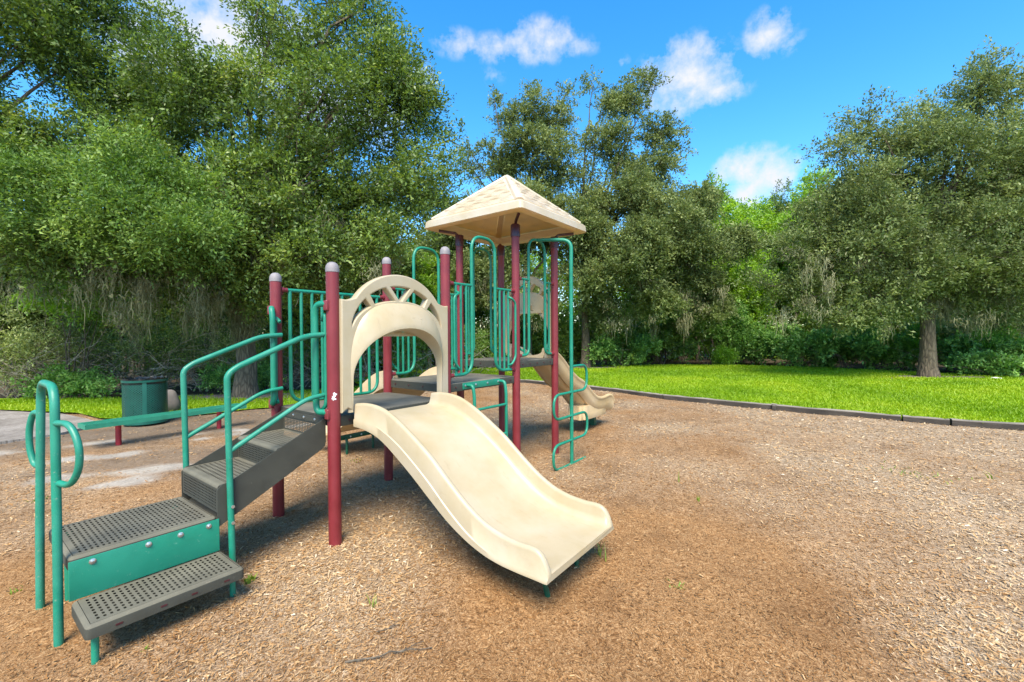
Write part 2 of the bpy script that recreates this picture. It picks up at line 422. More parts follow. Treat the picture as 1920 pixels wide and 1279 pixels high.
def make_tree(name, label, base, lobes, g, trunk_r, fork, nsprays, leaf, lsize=.09, nl=22, slen=.5, k=7, moss=None, cat='tree', group=None,
              lean=(0, 0), bark='bark', aspect=.45, flare=1.5, twigs=0, extra=None, f=.42, msize=(.5, 1.4), mwidth=.014, mper=26, mrad=.16):
    """trunk with limbs, a crown of leaves, hanging moss; lobes are (world centre, radius)"""
    base = np.array([base[0], base[1], 0.0])
    root = empty(name, base)
    tag(root, label, cat, group)
    lob = [(np.array(c, float) - base, r) for c, r in lobes]
    V, ti, sub = crown_quads(lob, g, nsprays, nl, slen, lsize, aspect, k, f=f)
    tb = MB()
    top = np.array([lean[0], lean[1], fork])
    pts, rs = [], []
    for q in range(9):
        t = q / 8
        pts.append(np.array([lean[0] * t * t, lean[1] * t * t, -.15 + (fork + .15) * t]) + (g.normal(0, trunk_r * .06, 3) * [1, 1, 0]))
        rs.append(trunk_r * (1 + (flare - 1) * math.exp(-t * 9)) * (1 - .28 * t))
    tb.tube(pts, rs, 14)
    for c, r in lob:
        rm = float(np.mean(r)); h = min(fork, max(fork * .72, c[2] * .55))
        st = np.array([lean[0] * (h / fork) ** 2, lean[1] * (h / fork) ** 2, h])
        limb(tb, st, c, trunk_r * (.30 + .12 * rm / 2), trunk_r * .07, g, .06 if c[2] > fork else .15)
    for c, r, q in sub[::2]:
        if q == 1.0:
            j = int(np.argmin([np.linalg.norm(c - a) for a, _ in lob]))
            limb(tb, lob[j][0], c + (c - lob[j][0]) * .3, trunk_r * .075, .008, g, .05, 4, 4)
    tb.build('trunk', M[bark], root, 60)
    crown = quadmesh('crown', V, ti, M[leaf], root)
    if extra is not None:
        ec = [(np.array(c, float) - base, r) for c, r in extra['lobes']]
        V2, t2, _ = crown_quads(ec, g, extra['n'], nl, slen, extra.get('lsize', lsize), aspect, k)
        e = quadmesh('young_growth', V2, t2, M[extra['leaf']], root); e['label'] = extra['label']
    if moss is not None and len(moss):
        mq, mt = moss_quads([np.array(p, float) - base for p in moss], g, mper, msize, mwidth, mrad)
        quadmesh('hanging_moss', mq, mt, M['moss'], root)
    if twigs:
        wb = MB()
        for _ in range(twigs):
            c, r, q = sub[g.integers(len(sub))]
            d = unit(g.normal(0, 1, 3))
            limb(wb, c + d * r * .6, c + d * r * (1.3 + .5 * g.random()) - np.array([0, 0, .1]), .014, .004, g, .05, 4, 4, .1)
        wo = wb.build('bare_twigs', M['twig'], root, 0); wo['kind'] = 'stuff'
    return root

# ================================================================ CAMERA, SUN, SKY
cam = bpy.data.cameras.new('camera'); cam.sensor_width = 36; cam.sensor_fit = 'HORIZONTAL'
cam.lens = 36 * F; cam.clip_end = 2000; cam.clip_start = .05
co = bpy.data.objects.new('camera', cam); col.objects.link(co)
co.matrix_world = Matrix.Translation((0, 0, CAMH)) @ Matrix.Rotation(math.pi / 2 - PITCH, 4, 'X') @ Matrix.Rotation(ROLL, 4, 'Z')
sc.camera = co
sc.cycles.diffuse_bounces = 8; sc.cycles.transmission_bounces = 8; sc.cycles.max_bounces = 14

SUN_EL, SUN_AZ = R(53), R(183)          # azimuth clockwise from +y: behind the viewer's left shoulder
sd = np.array([math.sin(SUN_AZ) * math.cos(SUN_EL), math.cos(SUN_AZ) * math.cos(SUN_EL), math.sin(SUN_EL)])
sl = bpy.data.lights.new('sun', 'SUN'); sl.energy = 3.2; sl.angle = R(30); sl.color = (1, .90, .74)
so = bpy.data.objects.new('sun', sl); col.objects.link(so)
so.rotation_euler = Vector(sd).to_track_quat('Z', 'Y').to_euler()
so.location = (-8, -12, 20)

w = bpy.data.worlds.new('World'); sc.world = w; w.use_nodes = True
nt = w.node_tree; N = nt.nodes; L = nt.links; bg = N['Background']
sky = N.new('ShaderNodeTexSky'); sky.sky_type = 'NISHITA'; sky.sun_disc = False
sky.sun_elevation = SUN_EL; sky.sun_rotation = SUN_AZ; sky.air_density = 1.0; sky.dust_density = .3; sky.ozone_density = 2.2
tc = N.new('ShaderNodeTexCoord')
hs = nnode(N, 'ShaderNodeHueSaturation', i_Hue=.496, i_Saturation=1.38, i_Value=.88); L.new(sky.outputs[0], hs.inputs['Color'])
# clouds: soft clumps at fixed directions of the sky
CL = [(860, 85, .055, .030, .55), (930, 95, .06, .030, .6), (1010, 82, .085, .045, .85), (1080, 92, .06, .022, .4), (1165, 122, .02, .016, .35), (925, 146, .035, .02, .3),
      (1290, 150, .105, .075, 1.0), (1345, 178, .065, .030, .7), (1250, 135, .06, .04, .8), (1440, 72, .045, .045, .9), (1475, 92, .05, .02, .4),
      (1400, 322, .070, .050, 1.2), (1440, 330, .060, .055, 1.2), (1400, 370, .08, .05, 1.1), (430, 60, .16, .12, 1.1), (330, 110, .12, .09, .9), (760, 150, .08, .05, .8), (620, 200, .2, .1, .7), (560, 60, .12, .07, .7)]
nz = nnode(N, 'ShaderNodeTexNoise', i_Scale=26.0, i_Detail=8.0, i_Roughness=.6); L.new(tc.outputs['Generated'], nz.inputs['Vector'])
nz2 = nnode(N, 'ShaderNodeTexNoise', i_Scale=6.0, i_Detail=3.0); L.new(tc.outputs['Generated'], nz2.inputs['Vector'])
acc = None
def math_(op, a, b=None, clamp=False):
    m = N.new('ShaderNodeMath'); m.operation = op; m.use_clamp = clamp
    for i, x in enumerate((a, b)):
        if x is None: continue
        if isinstance(x, (int, float)): m.inputs[i].default_value = x
        else: L.new(x, m.inputs[i])
    return m.outputs[0]
for px, py, rx, ry, am in CL:
    c = unit(at(px, py, 1.0) - np.array([0, 0, CAMH])); rt = unit(np.cross(c, [0, 0, 1])); up = np.cross(rt, c)
    def dot(v_, c0):
        d = N.new('ShaderNodeVectorMath'); d.operation = 'DOT_PRODUCT'; L.new(tc.outputs['Generated'], d.inputs[0]); d.inputs[1].default_value = v_
        return math_('SUBTRACT', d.outputs['Value'], float(c0))
    kk = 1.05 if py > 60 or px > 800 else 1
    a = math_('DIVIDE', dot(tuple(rt), 0), rx * kk); b = math_('DIVIDE', dot(tuple(up), 0), ry * kk)
    r2 = math_('SQRT', math_('ADD', math_('MULTIPLY', a, a), math_('MULTIPLY', b, b)))
    front = N.new('ShaderNodeVectorMath'); front.operation = 'DOT_PRODUCT'; L.new(tc.outputs['Generated'], front.inputs[0]); front.inputs[1].default_value = tuple(c)
    m1 = math_('MULTIPLY', math_('SUBTRACT', 1.0, r2, True), math_('GREATER_THAN', front.outputs['Value'], 0.0))
    m1 = math_('MULTIPLY', m1, am)
    acc = m1 if acc is None else math_('MAXIMUM', acc, m1)
cl = math_('ADD', math_('MULTIPLY', acc, 1.75), math_('MULTIPLY', math_('SUBTRACT', nz.outputs['Fac'], .55), 3.6))
cl = math_('ADD', cl, math_('MULTIPLY', math_('SUBTRACT', nz2.outputs['Fac'], .5), .8))
mask = math_('MULTIPLY', math_('MULTIPLY', cl, .62, True), math_('MULTIPLY', acc, 4.0, True))
mx = N.new('ShaderNodeMix'); mx.data_type = 'RGBA'; L.new(mask, mx.inputs[0]); L.new(hs.outputs['Color'], mx.inputs[6]); mx.inputs[7].default_value = (2.2, 2.25, 2.38, 1)
L.new(mx.outputs[2], bg.inputs['Color']); bg.inputs['Strength'].default_value = .15
sc.view_settings.view_transform = 'Standard'; sc.view_settings.look = 'None'; sc.view_settings.gamma = 1; sc.view_settings.exposure = 1.5

# ================================================================ GROUND
TIMB = [(-2.9, 12.9), (-1.2, 13.9), (.42, 14.05), (2.65, 11.62), (3.53, 10.31), (5.17, 8.76), (6.61, 7.51), (7.1, 7.18), (7.86, 6.8), (9.9, 5.75)]
LAWN = TIMB + [(30, -4), (40, 4), (27, 9.5), (20.5, 11.7), (16.4, 14.6), (13.2, 18.9), (10.5, 20.6), (8.3, 21.2), (3.4, 21.0), (.2, 20.2), (-4.2, 18.6), (-5.4, 14.9), (-4.4, 13.0)]
VERGE = [(-22, 9.7), (-10.9, 9.25), (-8.6, 8.75), (-7.6, 8.15), (-6.7, 7.95), (-5.9, 8.5), (-5.35, 9.1), (-4.5, 9.55), (-3.7, 10.6), (-4.4, 13.0), (-5.3, 12.2), (-6.8, 11.6), (-8.5, 10.9), (-10.8, 10.7), (-22, 12)]
PATH = [(-22, 3.4), (-9.2, 5.1), (-7.35, 6.05), (-6.95, 6.75), (-7.0, 7.3), (-7.3, 7.75), (-7.7, 8.0), (-8.7, 8.55), (-10.9, 9.1), (-22, 9.4)]

def flat(name, poly, z, m, kind='structure', thick=0.0):
    mb = MB(); n = len(poly)
    if thick:
        mb.loft([[(x, y, z - thick) for x, y in poly], [(x, y, z) for x, y in poly]], True, True)
    else:
        mb.add([(x, y, z) for x, y in poly], [tuple(range(n))])
    o = mb.build(name, m, None, 0); tag(o, kind=kind); return o

def groundmat(name, stops, scale, bump=.4, rough=.95, scale2=.6, stops2=None):
    m, nt, P, N, L = mat(name)
    tc = N.new('ShaderNodeTexCoord')
    n = nnode(N, 'ShaderNodeTexNoise', i_Scale=scale, i_Detail=9.0, i_Roughness=.72); L.new(tc.outputs['Object'], n.inputs['Vector'])
    r = ramp(N, stops); L.new(n.outputs['Fac'], r.inputs['Fac']); out = r.outputs['Color']
    if stops2:
        n2 = nnode(N, 'ShaderNodeTexNoise', i_Scale=scale2, i_Detail=4.0); L.new(tc.outputs['Object'], n2.inputs['Vector'])
        r2 = ramp(N, stops2); L.new(n2.outputs['Fac'], r2.inputs['Fac'])
        out = mixc(N, L, 1.0, out, r2.outputs['Color'], 'MULTIPLY')
    L.new(out, P.inputs['Base Color']); P.inputs['Roughness'].default_value = rough; P.inputs['Specular IOR Level'].default_value = .2
    b = nnode(N, 'ShaderNodeBump', i_Strength=bump, i_Distance=.03); L.new(n.outputs['Fac'], b.inputs['Height']); L.new(b.outputs['Normal'], P.inputs['Normal'])
    return m
M['litter'] = groundmat('leaf_litter', [(.3, (.035, .027, .017)), (.5, (.075, .058, .036)), (.7, (.14, .11, .075))], 9)
M['lawn'] = groundmat('lawn_turf', [(.3, (.11, .20, .006)), (.5, (.17, .29, .008)), (.7, (.25, .36, .014))], 22, .3, .95, .35, [(.3, (.85, .88, .9)), (.7, (1.2, 1.1, 1.0))])
M['path'] = groundmat('old_concrete', [(.3, (.20, .182, .160)), (.5, (.275, .255, .23)), (.7, (.35, .325, .30))], 14, .15, .9, 1.4, [(.35, (.72, .7, .68)), (.6, (1.05, 1.04, 1.03))])

pm = M['path'].node_tree; PN, PL = pm.nodes, pm.links
bk = PN.new('ShaderNodeTexBrick'); bk.inputs['Scale'].default_value = 4.2; bk.inputs['Color1'].default_value = (1, 1, 1, 1); bk.inputs['Color2'].default_value = (.86, .84, .83, 1); bk.inputs['Mortar'].default_value = (.55, .52, .48, 1); bk.inputs['Mortar Size'].default_value = .018
ptc = PN.new('ShaderNodeTexCoord'); pmp = PN.new('ShaderNodeMapping'); pmp.inputs['Rotation'].default_value = (0, 0, .35); PL.new(ptc.outputs['Object'], pmp.inputs['Vector']); PL.new(pmp.outputs['Vector'], bk.inputs['Vector'])
pb = PN['Principled BSDF']; old = pb.inputs['Base Color'].links[0].from_socket
PL.new(mixc(PN, PL, 1.0, old, bk.outputs['Color'], 'MULTIPLY'), pb.inputs['Base Color'])
gm = MB()
gm.add([(700 * math.cos(a), 700 * math.sin(a), -.06) for a in [2 * math.pi * k / 48 for k in range(48)]], [tuple(range(48))])
tag(gm.build('ground', M['litter'], None, 0), kind='structure')
flat('lawn', LAWN, .03, M['lawn'])
flat('grass_verge', VERGE, .03, M['lawn'])
flat('path', PATH, .045, M['path'], thick=.09)

# mulch bed: gently uneven sheet with weathered, dirty and sandy zones
xs = np.arange(-12.5, 12.6, .085); ys = np.arange(-4.0, 15.3, .085)
GX, GY = np.meshgrid(xs, ys)
def seg_d(x, y, a, b):
    ax, ay = a; bx, by = b; t = np.clip(((x - ax) * (bx - ax) + (y - ay) * (by - ay)) / ((bx - ax) ** 2 + (by - ay) ** 2), 0, 1)
    return np.hypot(x - ax - t * (bx - ax), y - ay - t * (by - ay))
def hgt(x, y):
    z = .022 * (fbm(x * .9 + 40, y * .9 + 40) - .5) * 2 + .010 * (vnoise(x * 5, y * 5) - .5)
    for cx, cy, rr, dz in ((.25, 1.75, .7, -.03), (-3.2, 4.8, .9, -.02), (2.0, 4.6, .8, -.02)):
        z = z + dz * np.exp(-((x - cx) ** 2 + (y - cy) ** 2) / rr ** 2)
    return z
def weathered(x, y):
    n = fbm(x * .85 + 5, y * .85 + 11, 5)
    w_ = .30 + (n - .5) * 1.7
    w_ += .52 * sst(1.2, 3.2, x - .25 * y) * sst(-.5, 2, x)
    w_ += .30 * sst(3.8, 6.0, y) * sst(-2, 1.5, x)
    w_ += .22 * np.exp(-((x + 1.1) ** 2 / 1.2 + (y - 3.0) ** 2 / .9))
    w_ -= .62 * np.exp(-((x - 1.3) ** 2 / 1.0 + (y - 2.7) ** 2 / 1.0))
    w_ += .55 * np.exp(-((x - 2.3) ** 2 / .25 + (y - 2.0) ** 2 / .12))
    w_ -= .35 * np.exp(-((x - .4) ** 2 / .8 + (y - 1.7) ** 2 / .5))
    w_ -= .22 * np.exp(-((x + 3.2) ** 2 / 2.0 + (y - 3.2) ** 2 / 2.0))
    return np.clip(w_, 0, 1)
def dirt(x, y):
    n = fbm(x * 1.1 + 60, y * 1.1 + 3, 4)
    q = np.minimum(seg_d(x, y, (-8.5, 5.6), (-5.4, 7.3)), seg_d(x, y, (-5.4, 7.3), (-3.9, 9.0)))
    d_ = sst(2.0, .5, q + (n - .5) * 1.6)
    d_ = np.maximum(d_, .8 * sst(1.0, .2, seg_d(x, y, (-5.2, 5.0), (-3.4, 6.2)) + (n - .5) * 1.2))
    return d_
def sand(x, y):
    n = fbm(x * 2.2 + 8, y * 2.2 + 31, 4)
    s_ = 0
    for a, b, wd in (((-7.5, 5.3), (-3.8, 7.4), .16), ((-4.9, 4.75), (-3.5, 5.3), .22), ((-6.6, 5.0), (-4.6, 5.9), .10), ((-4.6, 6.5), (-3.2, 7.9), .12), ((-9.5, 4.3), (-6.8, 5.2), .10), ((-4.2, 4.5), (-3.6, 4.8), .14)):
        s_ = np.maximum(s_, .9 * sst(wd * 1.2, wd * .1, seg_d(x, y, a, b) + (n - .44) * .62))
    return s_
GZ = hgt(GX, GY); nx, ny = len(xs), len(ys)
me = bpy.data.meshes.new('mulch_bed')
V = np.stack([GX, GY, GZ], -1).reshape(-1, 3)
me.vertices.add(nx * ny); me.vertices.foreach_set('co', V.astype(np.float32).reshape(-1))
ii = (np.arange(ny - 1)[:, None] * nx + np.arange(nx - 1)[None]).reshape(-1)
Q = np.stack([ii, ii + 1, ii + 1 + nx, ii + nx], 1)
cxy = V[Q].mean(1)
MULCH = [(-12.4, -3.9), (-12.4, 9.0), (-8.0, 8.6), (-5.3, 9.4), (-4.2, 12.2), (-2.9, 13.3), (-1.2, 14.2), (.5, 14.3), (2.8, 11.8), (3.7, 10.5), (5.3, 8.95), (6.75, 7.7), (8.0, 7.0), (10.1, 5.9), (12.4, 4.6), (12.4, -3.9)]
Q = Q[inpoly(cxy[:, 0], cxy[:, 1], MULCH)]
nq = len(Q); me.loops.add(nq * 4); me.loops.foreach_set('vertex_index', Q.astype(np.int32).reshape(-1))
me.polygons.add(nq); me.polygons.foreach_set('loop_start', np.arange(0, nq * 4, 4, dtype=np.int32))
for nm, fn in (('weathered', weathered), ('dirt', dirt), ('sand', sand)):
    a = me.attributes.new(nm, 'FLOAT', 'POINT'); a.data.foreach_set('value', fn(GX, GY).reshape(-1).astype(np.float32))
me.update(calc_edges=True); me.shade_smooth()
m, nt, P, N, L = mat('mulch'); M['mulch'] = m
tc = N.new('ShaderNodeTexCoord')
v1 = nnode(N, 'ShaderNodeTexVoronoi', i_Scale=70.0, i_Randomness=1.0)
mp = N.new('ShaderNodeMapping'); mp.inputs['Scale'].default_value = (1, .55, 1); mp.inputs['Rotation'].default_value = (0, 0, .7)
nw = nnode(N, 'ShaderNodeTexNoise', i_Scale=5.0, i_Detail=3.0); L.new(tc.outputs['Object'], nw.inputs['Vector'])
wv = N.new('ShaderNodeVectorMath'); wv.operation = 'ADD'; L.new(tc.outputs['Object'], wv.inputs[0])
ws = N.new('ShaderNodeVectorMath'); ws.operation = 'SCALE'; ws.inputs['Scale'].default_value = .35; L.new(nw.outputs['Color'], ws.inputs[0]); L.new(ws.outputs[0], wv.inputs[1])
L.new(wv.outputs[0], mp.inputs['Vector']); L.new(mp.outputs['Vector'], v1.inputs['Vector']); v1.inputs['Scale'].default_value = 190.0
aw, ad, as_ = [nnode(N, 'ShaderNodeAttribute', attribute_name=k) for k in ('weathered', 'dirt', 'sand')]
nf = nnode(N, 'ShaderNodeTexNoise', i_Scale=30.0, i_Detail=10.0, i_Roughness=.82); L.new(tc.outputs['Object'], nf.inputs['Vector'])
sepc = N.new('ShaderNodeSeparateColor'); L.new(v1.outputs['Color'], sepc.inputs[0])
mixf = N.new('ShaderNodeMath'); mixf.operation = 'ADD'; L.new(sepc.outputs[0], mixf.inputs[0]); L.new(nf.outputs['Fac'], mixf.inputs[1])
hf = N.new('ShaderNodeMath'); hf.operation = 'MULTIPLY'; hf.inputs[1].default_value = .5; L.new(mixf.outputs[0], hf.inputs[0])
ra = ramp(N, [(.15, (.095, .044, .016)), (.4, (.25, .128, .050)), (.6, (.37, .205, .086)), (.85, (.52, .34, .175))]); L.new(hf.outputs[0], ra.inputs['Fac'])
rb = ramp(N, [(.15, (.085, .056, .034)), (.4, (.285, .20, .122)), (.6, (.44, .33, .215)), (.85, (.64, .53, .40))]); L.new(hf.outputs[0], rb.inputs['Fac'])
rd = ramp(N, [(.2, (.10, .072, .046)), (.5, (.20, .150, .105)), (.8, (.33, .26, .19))]); L.new(nf.outputs['Fac'], rd.inputs['Fac'])
rs_ = ramp(N, [(.2, (.28, .24, .195)), (.6, (.46, .42, .36))]); L.new(nf.outputs['Fac'], rs_.inputs['Fac'])
o1 = mixc(N, L, aw.outputs['Fac'], ra.outputs['Color'], rb.outputs['Color'])
o2 = mixc(N, L, ad.outputs['Fac'], o1, rd.outputs['Color'])
o3 = mixc(N, L, as_.outputs['Fac'], o2, rs_.outputs['Color'])
nd = nnode(N, 'ShaderNodeTexNoise', i_Scale=1.5, i_Detail=6.0, i_Roughness=.65); L.new(tc.outputs['Object'], nd.inputs['Vector'])
rdm = ramp(N, [(.34, (.78, .75, .72)), (.48, (1, 1, 1)), (.68, (1.12, 1.10, 1.06))]); L.new(nd.outputs['Fac'], rdm.inputs['Fac'])
o3 = mixc(N, L, 1.0, o3, rdm.outputs['Color'], 'MULTIPLY')
L.new(o3, P.inputs['Base Color']); P.inputs['Roughness'].default_value = .95; P.inputs['Specular IOR Level'].default_value = .15
b = nnode(N, 'ShaderNodeBump', i_Strength=.9, i_Distance=.02); L.new(hf.outputs[0], b.inputs['Height']); L.new(b.outputs['Normal'], P.inputs['Normal'])
me.materials.append(m)
mo = bpy.data.objects.new('mulch_bed', me); col.objects.link(mo); tag(mo, kind='structure')

# loose wood chips lying over the bed
g = np.random.default_rng(21)
n = 520000
r_ = 1.25 * (13.5 / 1.25) ** (g.random(n) ** 1.05); th = g.uniform(-1.08, 1.08, n)
X = r_ * np.sin(th); Y = r_ * np.cos(th)
ok = inpoly(X, Y, MULCH) & ~inpoly(X, Y, PATH) & ~inpoly(X, Y, VERGE) & ~inpoly(X, Y, LAWN)
dd = dirt(X, Y); ok &= g.random(n) > dd * .62; ok &= g.random(n) > sand(X, Y) * .85
ww = weathered(X, Y); ok &= g.random(n) < (.28 + .72 * ww ** .8)
X, Y, ww, r_ = X[ok], Y[ok], ww[ok], r_[ok]; n = len(X)
Ln = (.0034 + .0085 * g.random(n) ** 3.0) * (1 + .13 * r_) * (.8 + .28 * ww)
Wn = Ln * (.13 + .20 * g.random(n))
az = g.uniform(0, 2 * math.pi, n); el = g.normal(0, .22, n)
D = np.stack([np.cos(az) * np.cos(el), np.sin(az) * np.cos(el), np.sin(el)], 1)
Nn = unit(g.normal(0, .35, (n, 3)) + np.array([0, 0, 1.0])); S = unit(np.cross(D, Nn))
C = np.stack([X, Y, hgt(X, Y) + .004 + np.abs(np.sin(el)) * Ln * .8 + .006 * g.random(n)], 1)
l = D * Ln[:, None]; s_ = S * Wn[:, None]; tp = (.4 + .6 * g.random((n, 1)))
VQ = np.stack([C - l - s_ * tp, C + l * .9 - s_, C + l + s_ * tp, C - l * .85 + s_], 1)
tint = np.clip(.24 + .33 * ww + .22 * (fbm(X * 1.3 + 90, Y * 1.3) - .5) + g.normal(0, .14, n) + (g.random(n) < .02) * .25, .0, 1)
co_ = quadmesh('wood_chips', VQ, tint, M['chip']); tag(co_, 'loose pale and brown wood chips spread over the play area', 'wood chips', kind='stuff')

# grass blades on lawn and verge
def blades(name, poly, n, seed, label, rmin, rmax, hb=.036):
    g = np.random.default_rng(seed)
    r_ = rmin * (rmax / rmin) ** (g.random(n)); th = g.uniform(-.95, .95, n); X = r_ * np.sin(th); Y = r_ * np.cos(th)
    P_ = np.array(poly); cx, cy = P_.mean(0)
    fr = fbm(X * 3, Y * 3) * .35
    ok = inpoly(X, Y, poly); X, Y, r_ = X[ok], Y[ok], r_[ok]; n = len(X)
    h = hb * (.5 + .9 * g.random(n)) * (1 + .03 * r_); wd = (.003 + .0009 * r_) * (.7 + .6 * g.random(n))
    az = g.uniform(0, math.pi, n); sx = np.cos(az) * wd; sy = np.sin(az) * wd
    lx = g.normal(0, .5, n) * h; ly = g.normal(0, .5, n) * h
    z0 = np.full(n, .02)
    A = np.stack([X - sx, Y - sy, z0], 1); B = np.stack([X + sx, Y + sy, z0], 1)
    Cc = np.stack([X + lx + sx * .25, Y + ly + sy * .25, z0 + h], 1); Dd = np.stack([X + lx - sx * .25, Y + ly - sy * .25, z0 + h], 1)
    ti = .42 + (fbm(X * .55 + 3, Y * .55) - .5) * 1.3 + g.normal(0, .10, n)
    # bare, leaf-strewn rings round the tree feet
    keep = np.ones(n, bool)
    for bx, by, br in ((13.6, 14.75, 1.0), (14.9, 14.5, .7), (3.6, 19.9, 1.4), (-6.6, 11.0, 1.3)):
        keep &= (np.hypot((X - bx) / br, (Y - by) / (br * .45)) + g.normal(0, .25, n)) > 1
    o = quadmesh(name, np.stack([A, B, Cc, Dd], 1)[keep], ti[keep], M['grass'])
    return tag(o, label, 'grass', kind='stuff')
blades('grass', LAWN, 520000, 31, 'bright mown lawn grass beyond the timber edging', 7.2, 24)
blades('grass', VERGE, 260000, 32, 'strip of short grass behind the bench and litter bin', 8.0, 16)

M['barerot'] = groundmat('bare_soil', [(.3, (.10, .08, .06)), (.5, (.20, .165, .13)), (.7, (.30, .26, .21))], 12)
def blob(name, cx, cy, rx, ry, z, m, seed):
    g = np.random.default_rng(seed); n = 40
    pts = []
    for k in range(n):
        a = 2 * math.pi * k / n; q = 1 + .22 * math.sin(3 * a + seed) + .12 * math.sin(7 * a) + g.normal(0, .05)
        pts.append((cx + rx * q * math.cos(a), cy + ry * q * math.sin(a)))
    return flat(name, pts, z, m)
blob('bare_soil', 14.1, 14.7, 1.9, .5, .038, M['barerot'], 3)
blob('bare_soil', 3.7, 19.8, 1.7, .7, .038, M['barerot'], 4)
blob('bare_soil', -6.4, 10.9, 2.0, .8, .038, M['barerot'], 5)

# ---------------------------------------------------------------- timber edging
names_t = ['grey landscape timber at far end of edging behind the small slide', 'pale weathered timber beside the far slide exit', 'blackened timber with a rusty stake at its right end',
           'long dark timber in the middle of the lawn edging', 'short dark timber with a crumbling left end', 'timber running out of the picture at right',
           'dark timber at back of the mulch seen beneath the upper deck', 'timber at the left back corner of the mulch bed']
segs = [(2, 3), (3, 4), (4, 5), (5, 6), (6, 7), (7, 9), (1, 2), (0, 1)]
for lab, (i, j) in zip(names_t, segs):
    a = np.array(TIMB[i]); b = np.array(TIMB[j]); d = b - a; ln = np.linalg.norm(d)
    mb = MB(); gq = np.random.default_rng(i + 50)
    rings = []
    for k in range(15):
        x = .012 + (ln - .024) * k / 14; e = gq.normal(0, .004, 4)
        rings.append([(x, -.055 + e[0], -.06), (x, -.055 + e[1], .085 + e[2]), (x, -.045 + e[1], .098 + e[2]), (x, .042 + e[3], .10 + e[2]), (x, .052 + e[3], .09 + e[2]), (x, .052, -.06)])
    mb.loft(rings, True, True)
    o = mb.build('landscape_timber', M['timber'], None, 30, (a[0], a[1], 0)); o.rotation_euler = (R(gq.normal(0, 1)), 0, math.atan2(d[1], d[0]))
    tag(o, lab, 'timber', 'landscape timbers edging the mulch')
# little rusty stake between two timbers
mb = MB(); mb.box(-.035, .035, -.03, .03, -.05, .115, .008); mb.box(-.045, .045, -.04, .04, .1155, .128, .004)
o = mb.build('edging_stake', M['timber'], None, 30, (5.13, 8.68, 0)); o.rotation_euler = (0, .06, -.7); tag(o, 'short brown wooden stake where two edging timbers meet', 'stake')
# ================================================================ PLAY SET (local axes: x along the decks, y to the back, z up)
PLAY = empty('playground_set', (BX, BY, 0), math.pi / 2 - YAW)
tag(PLAY, 'maroon, green and cream playground set with three decks, slides and a peaked roof', 'playground set')
PR = .045

def curve_panel(name, outer, holes, thick, bevel, m, parent, place):
    cu = bpy.data.curves.new(name, 'CURVE'); cu.dimensions = '2D'; cu.fill_mode = 'BOTH'
    cu.extrude = max(thick / 2 - bevel, .001); cu.bevel_depth = bevel; cu.bevel_resolution = 3; cu.offset = -bevel
    for pts in [outer] + holes:
        sp = cu.splines.new('POLY'); sp.points.add(len(pts) - 1); sp.use_cyclic_u = True
        for p, q in zip(sp.points, pts): p.co = (q[0], q[1], 0, 1)
    ob = bpy.data.objects.new('tmp', cu); col.objects.link(ob)
    bpy.context.view_layer.update()
    me = bpy.data.meshes.new_from_object(ob.evaluated_get(bpy.context.evaluated_depsgraph_get()))
    bpy.data.objects.remove(ob); bpy.data.curves.remove(cu)
    me.name = name
    for v in me.vertices: v.co = place(v.co.x, v.co.y, v.co.z)
    me.shade_smooth(); me.set_sharp_from_angle(angle=R(40))
    me.materials.clear(); me.materials.append(m)
    o = bpy.data.objects.new(name, me); col.objects.link(o); o.parent = parent
    return o

# ---- posts
POSTS = dict(A=(0, WD, 2.0), B=(0, 0, 2.0), C=(S1, WD, 2.285), D=(S1, 0, 2.285), E=(U2, WD, 2.74), F=(U3, WD, 2.74), G=(U2, 0, 2.74), H=(U3, 0, 2.74))
for k, (x, y, h) in POSTS.items():
    mb = MB(); mb.lathe([(PR, -.1), (PR, .4), (PR, 1.2), (PR, h - .03)], (x, y), 22)
    po = mb.build('post', M['maroon'], PLAY)
    if h < 2.5:
        mb = MB(); q = PR + .0025
        mb.lathe([(q, h - .036), (q, h - .012), (q * .93, h + .008), (q * .72, h + .026), (q * .4, h + .036), (.004, h + .039)], (x, y), 22)
        mb.build('post_cap', M['cap'], po)
    else:
        mb = MB(); mb.lathe([(PR + .008, h - .14), (PR + .008, h - .01), (PR + .0, h)], (x, y), 20)
        sx = 1 if k in 'FH' else -1; sy = 1 if k in 'EF' else -1
        d = np.array([sx, sy]) / math.sqrt(2)
        mb.tube([(x, y, h - .02), (x + d[0] * .05, y + d[1] * .05, h + .025), (x + d[0] * .25, y + d[1] * .25, h + .05)], .017, 6)
        mb.build('roof_bracket', M['dmaroon'], po)
    if k == 'B':                                   # patch where the coat has peeled off
        camd = math.atan2(-2.97, -1.77)
        for (z0, a0, sc_) in ((1.085, 0.12, 1.0), (1.055, .02, .9)):
            mb = MB(); gq = np.random.default_rng(int(z0 * 1000)); ring = []; rad = PR + .0012
            for q in range(14):
                a = 2 * math.pi * q / 14; rr = .013 * sc_ * (1 + .45 * gq.normal())
                rr = max(.007, min(.02, rr))
                da = a0 + rr * math.cos(a) / rad; ring.append((x + rad * math.cos(camd + da), y + rad * math.sin(camd + da), z0 + rr * 1.25 * math.sin(a)))
            mb.add(ring, [tuple(range(14))]); mb.build('peeled_patch', M['bare'], po, 0)

